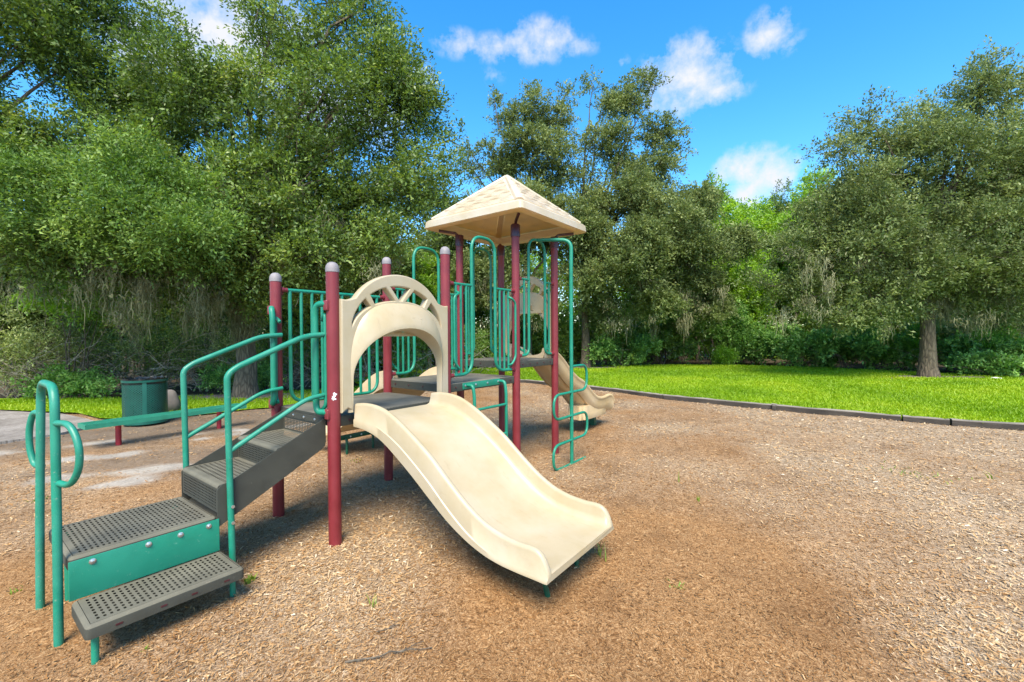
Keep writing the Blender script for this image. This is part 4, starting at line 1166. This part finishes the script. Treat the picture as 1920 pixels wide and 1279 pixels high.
stp = tray('low_step', -1.366, -.708, -.262, .074, .206, .062, 24, 8, M['tread'])
q = MB(); q.box(-1.372, -.718, .0655, .0735, .207, .400, .002); pn = q.build('front_panel', M['green'], TP, 30)
for x in (-1.285, -1.06, -.915, -.775):
    q = MB(); q.lathe([(.0145, 0), (.0145, .003), (.009, .0045), (.009, .008), (.004, .010)], (0, 0), 14)
    q.v = [(x + p[0], .0655 - p[2], .374 + p[1]) for p in q.v]; build_each(q, 'bolt', M['steel'], TP, 30)
def slotmark(x):
    q = MB(); q.box(x - .013, x + .013, -.2640, -.2615, .163, .171); q.build('slot', M['dmaroon'], TP, 0)
for x in (-1.25, -1.08, -.95, -.80): slotmark(x)
for x, y in ((-1.325, -.205), (-.725, -.135)):
    q = MB(); q.tube([(x, y, -.06), (x, y, .16)], .0150, 12); q.build('leg', M['green'], TP)
for x, y in ((-1.30, .60), (-.79, .60)):
    q = MB(); q.tube([(x, y, -.06), (x, y, .38)], .0195, 12); q.build('leg', M['green'], TP)
# grab hoop
xh = -1.40
mb = MB()
mb.tube(fillet([(xh - .006, .10, -.08), (xh - .004, .10, .5), (xh, .13, 1.262), (xh, .56, 1.262), (xh - .01, .60, .5), (xh - .015, .61, -.08)], .12, 9), .0188, 16)
gh = mb.build('grab_hoop', M['rail'], TP)
for y, dv, du in ((.112, -.18, .055), (.590, .105, -.035)):
    q = MB()
    q.tube(fillet([(xh + .002, y, 1.085), (xh + du * .6, y + dv * .6, 1.092), (xh + du, y + dv, 1.0), (xh + du, y + dv, .88), (xh + du * .6, y + dv * .6, .79), (xh + .002, y, .793)], .08, 8), .0150, 14)
    q.build('grab_loop', M['rail'], TP)


# ================================================================ BENCH, LITTER BIN, STONE, WEEDS
a = np.array([-5.5, 6.17]); b_ = np.array([-4.81, 7.25]); d = unit(b_ - a); ang = math.atan2(d[1], d[0]); Lb = float(np.linalg.norm(b_ - a))
BN = empty('bench', (a[0], a[1], 0), ang); tag(BN, 'backless green perforated metal bench on red legs', 'bench')
mb = MB(); punched(mb, (-.38, -.155, .362), (Lb + .74, 0, 0), (0, .31, 0), 66, 9, .02, .02, (.55, .5))
mb.loft([[(x0_, y0_, z) for x0_, y0_ in ((-.38, -.155), (Lb + .36, -.155), (Lb + .36, .155), (-.38, .155))] for z in (.362, .300)], True, False)
mb.build('seat', M['benchgreen'], BN, 30)
for x in (0, Lb):
    q = MB(); q.tube([(x, 0, -.08), (x, 0, .33)], .034, 16); q.box(x - .03, x + .03, -.12, .12, .325, .345); q.build('leg', M['red'], BN, 40)

TC = empty('litter_bin', (-6.40, 7.72, 0), .3); tag(TC, 'round dark green diamond mesh litter bin with black liner behind the bench', 'litter bin')
mb = MB(); rc, hc = .305, .775; NA, NZ = 44, 17
def cyl(a, z, r=rc): return (r * math.cos(a), r * math.sin(a), z)
da, dz_ = 2 * math.pi / NA, (hc - .12) / NZ
for j in range(NZ):
    for i in range(NA):
        for half in (0, 1):
            a0 = (i + .5 * half) * da; z0 = .06 + dz_ * (j + .5 + .5 * half)
            if z0 + dz_ / 2 > hc - .05: continue
            outq = [(a0 - da / 2, z0), (a0, z0 - dz_ / 2), (a0 + da / 2, z0), (a0, z0 + dz_ / 2)]
            inq = [(a0 + (p - a0) * .62, z0 + (q - z0) * .62) for p, q in outq]
            mb.add([cyl(p, q) for p, q in outq + inq], [(k, (k + 1) % 4, 4 + (k + 1) % 4, 4 + k) for k in range(4)])
mb.lathe([(rc - .01, .03), (rc + .008, .03), (rc + .008, .075), (rc - .01, .075)], (0, 0), 44)
mb.build('mesh_drum', M['can'], TC, 0)
q = MB(); 
q.loft([[cyl(2 * math.pi * k / 44, z, r) for k in range(44)] for r, z in ((rc - .02, hc - .035), (rc + .012, hc - .035), (rc + .016, hc), (rc - .02, hc + .004))], True, False); q.build('rim', M['can'], TC)
q = MB()
for k in (0, 1, 2, 3):
    a0 = math.pi / 2 * k + 3.5
    q.loft([[cyl(a0 - .09, z, rc + .004), cyl(a0 + .09, z, rc + .004), cyl(a0 + .09, z, rc - .006), cyl(a0 - .09, z, rc - .006)] for z in (.04, hc - .03)], True, True)
build_each(q, 'upright_strap', M['can'], TC, 30)
gq = np.random.default_rng(5); q = MB(); rings = []
for r, z in ((.24, .07), (.275, .10), (.28, hc - .1), (.297, hc + .02), (.313, hc + .028), (.310, hc - .01)):
    rings.append([cyl(2 * math.pi * k / 66, z + (gq.normal(0, .014) if z > hc else 0), r * (1 + gq.normal(0, .012))) for k in range(66)])
q.loft(rings, True, True); q.build('liner', M['liner'], TC, 30)

def stone(name, label, loc, size, seed, cat='stone', m='rock'):
    gq = np.random.default_rng(seed); mb = MB(); n, k = 18, 12
    rings = []
    for j in range(k + 1):
        ph = -math.pi / 2 + math.pi * j / k; ring = []
        for i in range(n):
            th = 2 * math.pi * i / n
            p = np.array([math.cos(ph) * math.cos(th), math.cos(ph) * math.sin(th), math.sin(ph)])
            rr = 1 + .16 * math.sin(2.3 * p[0] * 2 + seed) * math.cos(1.7 * p[1] * 2) + .10 * math.sin(5 * p[2] + 3 * p[0])
            ring.append(p * rr * size + np.array([0, 0, size[2] * .75]))
        rings.append(ring)
    mb.loft(rings, True, True); o = mb.build(name, M[m], None, 60, loc); return tag(o, label, cat)
stone('stone', 'grey upright boulder half hidden behind the litter bin', (-6.86, 8.75, 0), np.array([.24, .2, .30]), 4)
stone('stone', 'small white stone on the lawn right of the oak foot', (15.25, 13.95, .03), np.array([.16, .1, .035]), 9, 'stone', 'bare')

def weed(label, x, y, n, h, wd, seed, spread=.04, lean=.3, broad=False):
    g = np.random.default_rng(seed); mb_ = []; T = []
    for i in range(n):
        az = g.uniform(0, 2 * math.pi); p = np.array([x + g.normal(0, spread), y + g.normal(0, spread), float(hgt(np.array(x), np.array(y))) - .004]); hh = h * g.uniform(.6, 1.1); q = g.normal(lean, .15)
        sd_ = np.array([-math.sin(az), math.cos(az), 0]) * wd; out = np.array([math.cos(az), math.sin(az), 0]); prev = p; pw = sd_ * .7
        for k in range(1, 5):
            t = k / 4; cur = p + out * hh * q * t * t + np.array([0, 0, hh * (t - .25 * q * t * t)]); cw = sd_ * (1 - t * .9) * (1.3 if broad and k < 3 else 1)
            mb_.append(np.stack([prev - pw, prev + pw, cur + cw, cur - cw])); T.append(g.uniform(.1, .9)); prev, pw = cur, cw
    o = quadmesh('weed', np.array(mb_), np.array(T), M['weed']); return tag(o, label, 'weed')
def gp(px, py):
    Y_ = 1.5 * 831.3 / (py - 629 - (960 - px) * .0063 * -1 if False else py - 629 + (px - 960) * .0063); return ((px - 960) / 831.3 * Y_, Y_)
for lab, px, py, n_, h, wd, sp, ln, br in [
    ('tall pointed green shoots in the mulch right of the loop climber', 1274, 900, 3, .14, .007, .012, .15, False),
    ('short yellow green shoot in the mulch in front of the tall one', 1311, 938, 4, .06, .008, .012, .3, True),
    ('two long pale blades sprouting near the right edge of the mulch', 1866, 898, 3, .17, .010, .02, 1.1, False),
    ('patch of low yellow weeds in the mulch far right', 1715, 890, 46, .05, .006, .16, .9, True),
    ('thin tall grass tuft beside the broad slide exit', 1122, 1050, 7, .17, .005, .03, .35, False),
    ('bright leafy sprout beside the right leg of the low step', 458, 1095, 9, .07, .012, .018, .6, True),
    ('small spiky tuft in the mulch in front of the broad slide', 694, 1138, 6, .07, .005, .012, .4, False),
    ('flat yellow green weed in the bare mulch below the slide exit', 1268, 1100, 10, .03, .006, .03, 1.2, True),
    ('tiny yellow weed by the low step at the bottom left', 268, 1222, 5, .025, .006, .012, .9, True),
    ('sparse weed at far left edge of the mulch', 30, 1110, 8, .04, .005, .03, .8, True),
    ('small weed in the sandy dirt below the grab hoop', 62, 942, 12, .035, .006, .05, 1.0, True),
    ('low weed under the lowest deck by its back post', 668, 865, 12, .05, .006, .04, .9, True)]:
    x, y = gp(px, py); weed(lab, x, y, n_, h, wd, int(px + py), sp, ln, br)

def stick(label, p0, p1, rad, seed):
    g = np.random.default_rng(seed); mb = MB()
    a = np.array([*gp(*p0), .012]); b = np.array([*gp(*p1), .014])
    a[2] += float(hgt(a[0], a[1])); b[2] += float(hgt(b[0], b[1]))
    limb(mb, a, b, rad, rad * .4, g, .02, 8, 6, .03)
    m_ = a * .45 + b * .55; limb(mb, m_, m_ + (b - a) * .25 + np.array([.03, .05, .01]), rad * .6, rad * .3, g, .02, 4, 5, .03)
    tag(mb.build('twig', M['darkbark'], None, 60), label, 'twig')
stick('thin dark forked twig lying on the bare mulch at the bottom of the picture', (640, 1246), (806, 1218), .0045, 61)
stick('short dry twig lying in the mulch right of the low step', (700, 1190), (745, 1176), .003, 62)

# ================================================================ TREES
def lobes(rows): return [(at(px, py, Y), r) for px, py, Y, r in rows]
g = np.random.default_rng(101)
mo = lambda rows: [at(px, py, Y) for px, py, Y in rows]

# big oak behind the stairs
LO = lobes([(480, 330, 11, 1.9), (350, 220, 11, 1.7), (600, 220, 11, 1.6), (690, 130, 11, 1.2), (735, 95, 11.3, .5), (730, 210, 11, .95), (772, 230, 11.4, .42), (805, 290, 11.4, .55), (760, 340, 11, 1.05),
            (690, 420, 11, 1.3), (610, 470, 10.6, 1.1), (500, 480, 10.2, 1.2), (390, 500, 10.2, .95), (565, 80, 11, .85), (440, 140, 12, .7), (655, 40, 11, .6), (310, 70, 12, .7), (230, 190, 11, 1.1),
            (560, 350, 10, 1.3), (410, 380, 10.2, 1.2), (310, 330, 10.5, 1.2), (800, 385, 11.5, .6), (570, -70, 11, 1.1), (700, -40, 11, .6), (620, 10, 11, .5), (500, 20, 11, .6), (715, 40, 11.2, .4), (778, 150, 11.3, .26), (845, 265, 11.5, .34), (840, 330, 11.5, .36), (280, 480, 10.0, .95), (590, 545, 10.8, .6), (450, 560, 10.4, .5)])
ms = []
for _ in range(34):
    px = g.uniform(300, 760); py = g.uniform(400, 570); ms.append(at(px, py, g.uniform(9.8, 11.6)))
for _ in range(38):
    px = g.uniform(160, 420); py = g.uniform(490, 600); ms.append(at(px, py, g.uniform(9.2, 10.6)))
for _ in range(16):
    px = g.uniform(380, 560); py = g.uniform(330, 420); ms.append(at(px, py, g.uniform(9.6, 10.2)))
for _ in range(14):
    ms.append(at(g.uniform(440, 485), g.uniform(555, 610), 10.75))
make_tree('oak_tree', 'large spreading oak with hanging moss and thick grey trunk behind the bench', (-6.65, 11.05), LO, g, .235, 4.0, 10500, 'oak', .086, 22, .50, 8, ms, twigs=34, msize=(.25, 1.3), mper=80, mrad=.13, mwidth=.010)

# oak whose trunk stands outside the picture on the left; its near boughs hang in
g = np.random.default_rng(102)
L2 = lobes([(60, 70, 10, 1.3), (160, 110, 10.5, 1.0), (30, 260, 10, 1.2), (130, 280, 9.8, 1.15), (-60, 180, 9.5, 1.1), (-40, 380, 9, .9), (60, 470, 9.2, .9), (150, 500, 9.4, .7), (170, 10, 10.5, .9), (60, -60, 10, 1.2)])
ms = [at(g.uniform(0, 260), g.uniform(480, 560), g.uniform(8.8, 9.8)) for _ in range(24)]
make_tree('oak_tree', 'oak at left edge of picture with brighter low boughs reaching in', (-12.2, 8.7), L2, g, .20, 3.6, 4200, 'oak', .086, 22, .50, 8, ms, twigs=30,
          extra=dict(lobes=lobes([(250, 400, 8.6, 1.05), (330, 440, 8.4, .8), (140, 360, 8.6, .95), (60, 390, 8.6, .8), (220, 330, 8.9, .8), (340, 380, 8.8, .6), (30, 330, 9, .7), (390, 440, 8.8, .45)]), n=2900, leaf='oakbright', lsize=.072, label='brighter young foliage on the low boughs'))

g = np.random.default_rng(103)
R1 = lobes([(1835, 165, 15, .8), (1850, 125, 15, .4), (1800, 225, 15, 1.1), (1885, 200, 15, .9), (1710, 265, 15, 1.1), (1625, 235, 15, .7), (1592, 285, 15, .75), (1650, 360, 14.5, 1.5), (1765, 340, 14.5, 1.9), (1890, 340, 14.5, 1.8),
            (1565, 400, 15, 1.15), (1545, 480, 14.5, 1.25), (1480, 470, 15, .75), (1655, 480, 14, 1.5), (1780, 475, 14, 1.6), (1905, 480, 14, 1.6), (1530, 560, 14.5, .95), (1635, 565, 14, 1.0), (1750, 560, 14.3, .95), (1865, 555, 14, 1.1),
            (1975, 290, 15, 1.6), (1990, 450, 14.5, 1.7), (1450, 540, 15, .6), (1945, 580, 14.5, .9), (1590, 595, 14.5, .6)])
ms = [at(g.uniform(1460, 1920), g.uniform(470, 620), g.uniform(13.4, 15.2)) for _ in range(34)] + [at(g.uniform(1715, 1790), g.uniform(560, 590), 14.6) for _ in range(14)]
make_tree('oak_tree', 'rounded grey green oak standing alone on the right of the lawn', (13.95, 14.85), R1, g, .225, 3.9, 9500, 'oakgrey', .098, 22, .5, 8, ms, twigs=26, lean=(-.1, 0), flare=1.55, msize=(.25, 1.25), mper=64, mrad=.17, mwidth=.013)

g = np.random.default_rng(104)
M2_ = lobes([(1185, 195, 20, .85), (1205, 165, 20, .55), (1140, 195, 20, .55), (1115, 165, 20, .35), (1230, 165, 20, .3), (1240, 255, 20, .8), (1165, 280, 20, 1.1), (1110, 270, 20, .7), (1225, 330, 20, 1.0), (1150, 370, 19.5, 1.5),
             (1250, 410, 19, 1.4), (1320, 390, 19.5, 1.1), (1100, 430, 19.5, 1.2), (1190, 480, 18.8, 1.6), (1290, 500, 19, 1.5), (1110, 520, 19, 1.3), (1370, 470, 20, .9), (1130, 590, 19.5, .8), (1230, 570, 19, 1.0), (1330, 570, 19.5, .9), (1265, 290, 20, .35)])
ms = [at(g.uniform(1060, 1360), g.uniform(470, 620), g.uniform(18, 20)) for _ in range(28)]
make_tree('oak_tree', 'tall twin topped oak with moss behind the tower slide', (3.34, 20.1), M2_, g, .185, 5.0, 7200, 'oakgrey', .118, 22, .5, 8, ms, twigs=16, msize=(.3, 1.4), mper=56, mrad=.2, mwidth=.017)

g = np.random.default_rng(105)
M1_ = lobes([(1000, 215, 20.5, .75), (955, 220, 20.5, .65), (1050, 225, 20.5, .65), (930, 190, 20.5, .3), (1060, 185, 20.5, .3), (1000, 180, 20.5, .3), (1000, 290, 20, 1.1), (945, 310, 20, .9), (1055, 330, 20, 1.0), (890, 320, 20.5, .55), (885, 285, 20.5, .3), (980, 400, 19.5, 1.6), (900, 420, 20, 1.3),
             (1040, 450, 19.5, 1.5), (900, 510, 20, 1.3), (980, 540, 19.5, 1.4), (830, 450, 20.5, .9)])
ms = [at(g.uniform(860, 1080), g.uniform(500, 610), g.uniform(18.5, 20)) for _ in range(26)]
make_tree('oak_tree', 'tall open crowned oak directly behind the peaked roof', (.7, 20.6), M1_, g, .22, 5.0, 5400, 'oakgrey', .118, 22, .5, 8, ms, twigs=12, msize=(.3, 1.4), mper=56, mrad=.2, mwidth=.017)

# ---------------------------------------------------------------- woodland trees behind, a few crowns copied with their trunks
def generic(name, seed, leaf, h, wd, n, lsize):
    g = np.random.default_rng(seed); lb = []
    for i in range(13):
        t = (i + .5) / 13; z = h * (.28 + .68 * t); rad = wd * (math.sin(math.pi * (.18 + .78 * t)) ** .8)
        a = i * 2.4 + g.normal(0, .4); q = rad * .55 * g.uniform(.4, 1.1)
        lb.append(((q * math.cos(a), q * math.sin(a), z), max(.5, rad * g.uniform(.36, .56))))
    return make_tree(name, None, (0, 0), lb, g, .17, h * .45, n, leaf, lsize, 20, .6, 7, None, bark='darkbark')
protos = dict(light=generic('woodland_tree', 201, 'light', 11.5, 3.0, 2600, .16), mid=generic('woodland_tree', 202, 'mid', 11.5, 3.4, 2800, .16),
              dark=generic('woodland_tree', 203, 'oak', 11.5, 3.6, 2900, .16), light2=generic('woodland_tree', 204, 'light', 11.5, 2.6, 2300, .17))
used = set()
def place(kind, px, top, Y, wid, rz, label):
    x = (px - 960) / 831.3 * Y; h = CAMH + (629 - top) / 831.3 * Y
    src = protos[kind]
    if kind in used:
        o = src.copy(); col.objects.link(o)
        for ch in src.children:
            c = ch.copy(); col.objects.link(c); c.parent = o
    else:
        o = src; used.add(kind)
    o.location = (x, Y, 0); o.rotation_euler = (0, 0, rz); o.scale = (wid, wid, h / 11.7)
    tag(o, label, 'tree', 'woodland trees behind the lawn')
for row in [
    ('light', 1345, 325, 27, .95, .3, 'pale yellow green tree right of the twin topped oak, under the low cloud'),
    ('dark', 1285, 345, 26, .8, 1.2, 'dark slim woodland tree close behind the twin topped oak'),
    ('light2', 1415, 365, 28, .9, 2.0, 'pale slim tree below the low white cloud'),
    ('dark', 1462, 335, 29, .75, .7, 'dark narrow tree just right of the low white cloud'),
    ('light2', 1535, 305, 28, .85, 2.4, 'pale tree with ragged top beside the left shoulder of the lone oak'),
    ('light', 1500, 345, 26, .8, 4.0, 'leafy tree between the low cloud and the lone oak'),
    ('light', 1400, 430, 24, .7, 3.3, 'shorter bright tree at the lawn edge in the middle gap'),
    ('mid', 1610, 330, 25, 1.0, 5.0, 'woodland tree hidden mostly behind the left half of the lone oak'),
    ('light2', 1905, 230, 24, 1.0, 1.0, 'light green tree behind the lone oak at the right edge'),
    ('dark', 1760, 360, 23, 1.0, 2.6, 'dark tree directly behind the trunk of the lone oak'),
    ('mid', 2010, 330, 21, 1.0, 2.1, 'woodland tree cut by the right edge of the picture'),
    ('light', 1230, 470, 25, .8, 5.1, 'light tree seen low between the two tall oaks'),
    ('dark', 830, 400, 23, .9, .4, 'dark tree in the gap between large oak and roof'),
    ('light2', 805, 470, 19.5, .55, 3.6, 'bright yellow green tree seen through the hoops of the play set'),
    ('dark', 690, 380, 20, 1.0, 3.0, 'shaded tree behind the right half of the large oak'),
    ('mid', 560, 400, 18.5, .9, 4.4, 'shaded tree behind the trunk of the large oak'),
    ('dark', 400, 380, 18, 1.0, 1.9, 'shaded tree behind the litter bin'),
    ('mid', 250, 400, 17.5, .9, .9, 'shaded tree behind the bare brush'),
    ('dark', 90, 390, 17, 1.0, 5.5, 'shaded tree behind the left brush'),
    ('dark', -90, 360, 16, 1.0, 2.8, 'shaded tree at the far left edge')]:
    place(*row)

# ---------------------------------------------------------------- brush and shrubs
def shrub(name, label, cx, cy, lob, n, leaf, lsize, seed, nl=18, slen=.35, stems=7, aspect=.5, cat='shrub', group=None, twigmat='darkbark', spread_twigs=0, k=6):
    g = np.random.default_rng(seed); root = empty(name, (cx, cy, 0)); tag(root, label, cat, group)
    V, ti, sub = crown_quads(lob, g, n, nl, slen, lsize, aspect, k, up=.4)
    quadmesh('foliage', V, ti, M[leaf], root)
    mb = MB()
    for i in range(stems):
        c, r, q = sub[g.integers(len(sub))]
        limb(mb, (g.normal(0, .12), g.normal(0, .1), -.05), c, .022, .006, g, .1, 6, 5, .06)
    for i in range(spread_twigs):
        c, r, q = sub[g.integers(len(sub))]
        st = np.array([c[0] + g.normal(0, .4), c[1] + g.normal(0, .3), max(.05, c[2] * g.uniform(0, .7))])
        az = g.uniform(-math.pi, math.pi); ln = g.uniform(.7, 2.0)
        en = st + np.array([math.cos(az) * ln, math.sin(az) * ln * .4 - .2, g.uniform(-.1, .9) * ln * .7])
        limb(mb, st, en, g.uniform(.007, .015), .003, g, g.uniform(.05, .3), 9, 4, .1)
    mb.build('stems', M[twigmat], root, 0)
    return root
def sl(w_, h_, n=5, seed=0, dpt=.5):
    g = np.random.default_rng(seed)
    return [((w_ * (-.5 + (i + .5) / n) + g.normal(0, .08), g.normal(0, dpt * .5), h_ * g.uniform(.32, .62)), (w_ / n * .75, dpt * .7, h_ * g.uniform(.30, .42))) for i in range(n)]
# tangled brush behind the bench
for i, (px, Y, w_, h_, n, tw, leaf, lab) in enumerate([
    (20, 11.6, 3.2, 3.2, 420, 130, 'brush', 'pale tangled brush with bare curling twigs at the left edge'),
    (150, 12.2, 3.0, 2.6, 420, 120, 'brush', 'brushy thicket of dead twigs left of the litter bin'),
    (280, 12.6, 2.8, 2.3, 420, 100, 'mid', 'dark twiggy thicket right behind the litter bin'),
    (385, 12.8, 2.6, 2.5, 420, 90, 'brush', 'tangled thicket between litter bin and oak trunk'),
    (545, 13.2, 2.8, 2.6, 460, 70, 'mid', 'dark thicket right of the large oak trunk'),
    (700, 14.5, 3.0, 2.4, 460, 60, 'mid', 'thicket seen through the picket barrier'),
    (840, 16.0, 3.2, 2.6, 480, 50, 'mid', 'thicket seen between the tower posts')]):
    x = (px - 960) / 831.3 * Y
    shrub('brush_thicket', lab, x, Y, sl(w_, h_, 5, 300 + i, 1.0), n, leaf, .07, 310 + i, 18, .4, 8, .4, 'thicket', 'tangled thickets on the left', 'twig', tw)
shrub('shrub', 'yellow green bush above the tangled brush at the left edge', -11.2, 11.3, [((0, 0, 2.4), (.7, .5, .5)), ((.7, 0, 2.2), (.5, .4, .35)), ((-.6, 0, 2.5), (.6, .5, .5))], 330, 'light', .09, 340, group=None)
for i, (px, Y, lab) in enumerate([(165, 10.9, 'low green seedlings at foot of the brush left of the litter bin'), (95, 10.7, 'small leafy weeds in front of the pale brush'), (425, 11.6, 'dark green seedling clump beside the large oak trunk'), (510, 12.2, 'low leafy clump just right of the oak trunk')]):
    x = (px - 960) / 831.3 * Y; shrub('shrub', lab, x, Y, sl(.9, .75, 4, 350 + i, .4), 150, 'shrub', .075, 355 + i, 14, .2, 4, .5)
# undergrowth at the far side of the lawn
for i, (px, Y, w_, h_, n, leaf, ls, lab) in enumerate([
    (1165, 20.7, 3.0, 1.5, 480, 'shrub', .10, 'upright leafy weeds to the right of the moss hung trunk'),
    (1130, 21.6, 2.6, 2.4, 520, 'mid', .11, 'bushy shrub behind the tower slide exit'),
    (1240, 22.4, 3.2, 3.0, 620, 'mid', .12, 'rounded shrub behind the leafy weeds'),
    (1330, 22.6, 3.2, 3.6, 620, 'shrub', .12, 'tall dark shrub at the middle of the lawn edge'),
    (1420, 22.2, 3.2, 2.6, 620, 'shrub', .12, 'dark shrub left of the ivy bank'),
    (1500, 20.3, 2.8, 1.7, 700, 'shrub', .13, 'dense glossy ivy bank, left part'),
    (1585, 19.3, 2.8, 1.6, 700, 'shrub', .13, 'dense glossy ivy bank, middle part'),
    (1650, 18.4, 2.2, 1.5, 560, 'shrub', .13, 'dense glossy ivy bank, end near the oak'),
    (1815, 16.2, 2.2, 1.2, 560, 'shrub', .11, 'low leafy bank right of the oak trunk'),
    (1900, 15.2, 2.4, 1.1, 560, 'shrub', .11, 'low leafy bank at the right edge'),
    (1800, 18.0, 3.2, 2.4, 620, 'brush', .10, 'grey twiggy bush under the moss of the lone oak'),
    (1930, 17.0, 3.2, 2.6, 620, 'brush', .10, 'twiggy bush behind the low bank at the right edge'),
    (1560, 22.5, 3.4, 3.6, 620, 'mid', .13, 'tall shrub behind the ivy bank'),
    (1660, 21.0, 3.2, 3.2, 620, 'mid', .13, 'shrub in shade left of the oak trunk'),
    (1000, 21.5, 3.0, 2.2, 520, 'mid', .11, 'shrub seen under the top deck'),
    (890, 20.5, 3.0, 2.2, 520, 'mid', .11, 'shrub seen through the hoop above the ladder'),
    (1060, 22.0, 2.8, 3.0, 520, 'mid', .12, 'shrub behind the loop climber')]):
    x = (px - 960) / 831.3 * Y
    shrub('shrub', lab, x, Y, sl(w_, h_, 5, 400 + i, .8), n, leaf, ls, 420 + i, 16, .35, 6, .6, 'shrub', 'shrubs along the far lawn edge', 'darkbark' if leaf != 'brush' else 'twig', 30 if leaf == 'brush' else 8)
for i, (px, Y, w_, h_, lab) in enumerate([(1690, 18.0, 1.7, 2.1, 'bright feathery bush just left of the oak trunk'), (1775, 18.2, 1.3, 2.4, 'bright feathery sapling just right of the oak trunk'), (1868, 15.9, 1.5, 1.5, 'bright feathery bush in the low bank at the right'), (1355, 21.6, .5, .9, 'small bright fern at the middle lawn edge')]):
    x = (px - 960) / 831.3 * Y; shrub('fern_bush', lab, x, Y, sl(w_, h_, 4, 460 + i, .5), 420, 'fern', .10, 470 + i, 18, .4, 5, .22, 'bush', 'feathery bushes round the lone oak')

# one mass of far woodland, too dense to tell apart
g = np.random.default_rng(500); n = 24000
px = g.uniform(-260, 2300, n)
Yb = np.interp(px, [-260, 300, 700, 900, 1100, 1600, 1900, 2300], [17.0, 18.5, 21, 25, 27, 27, 22, 18])
Y = Yb + g.uniform(0, 4.0, n)
ht = np.interp(px, [-260, 300, 700, 900, 1100, 1300, 1500, 1900, 2300], [6.5, 6.5, 6.0, 6.5, 6.5, 7.5, 7.5, 6.5, 6.5])
z = ht * (g.random(n) ** 1.25) * (.75 + .5 * fbm(px / 60.0, Y * .3))
C = np.stack([(px - 960) / 831.3 * Y, Y, z], 1); A = unit(g.normal(0, .6, (n, 3)) + np.array([0, -.3, .5]))
V, ti = sprays(C, A, 20, .8, .19, g, .5, .2)
o = quadmesh('woodland', V, ti, M['light']); tag(o, 'dense far woodland filling the gaps between the trees', 'woodland', kind='stuff')
mb = MB()
for k in range(90):
    p = g.uniform(-200, 2200); Yk = float(np.interp(p, [-260, 300, 700, 900, 1100, 1600, 1900, 2300], [15.5, 17, 19.5, 23.5, 25.5, 25.5, 20.5, 17])); xk = (p - 960) / 831.3 * Yk
    limb(mb, (xk, Yk, -.05), (xk + g.normal(0, .5), Yk + g.normal(0, .4), g.uniform(3.5, 7)), g.uniform(.03, .1), .02, g, 0, 7, 6, .03)
o = mb.build('woodland_stems', M['darkbark'], None, 60); tag(o, 'thin far stems standing in the woodland', 'stems', kind='stuff')
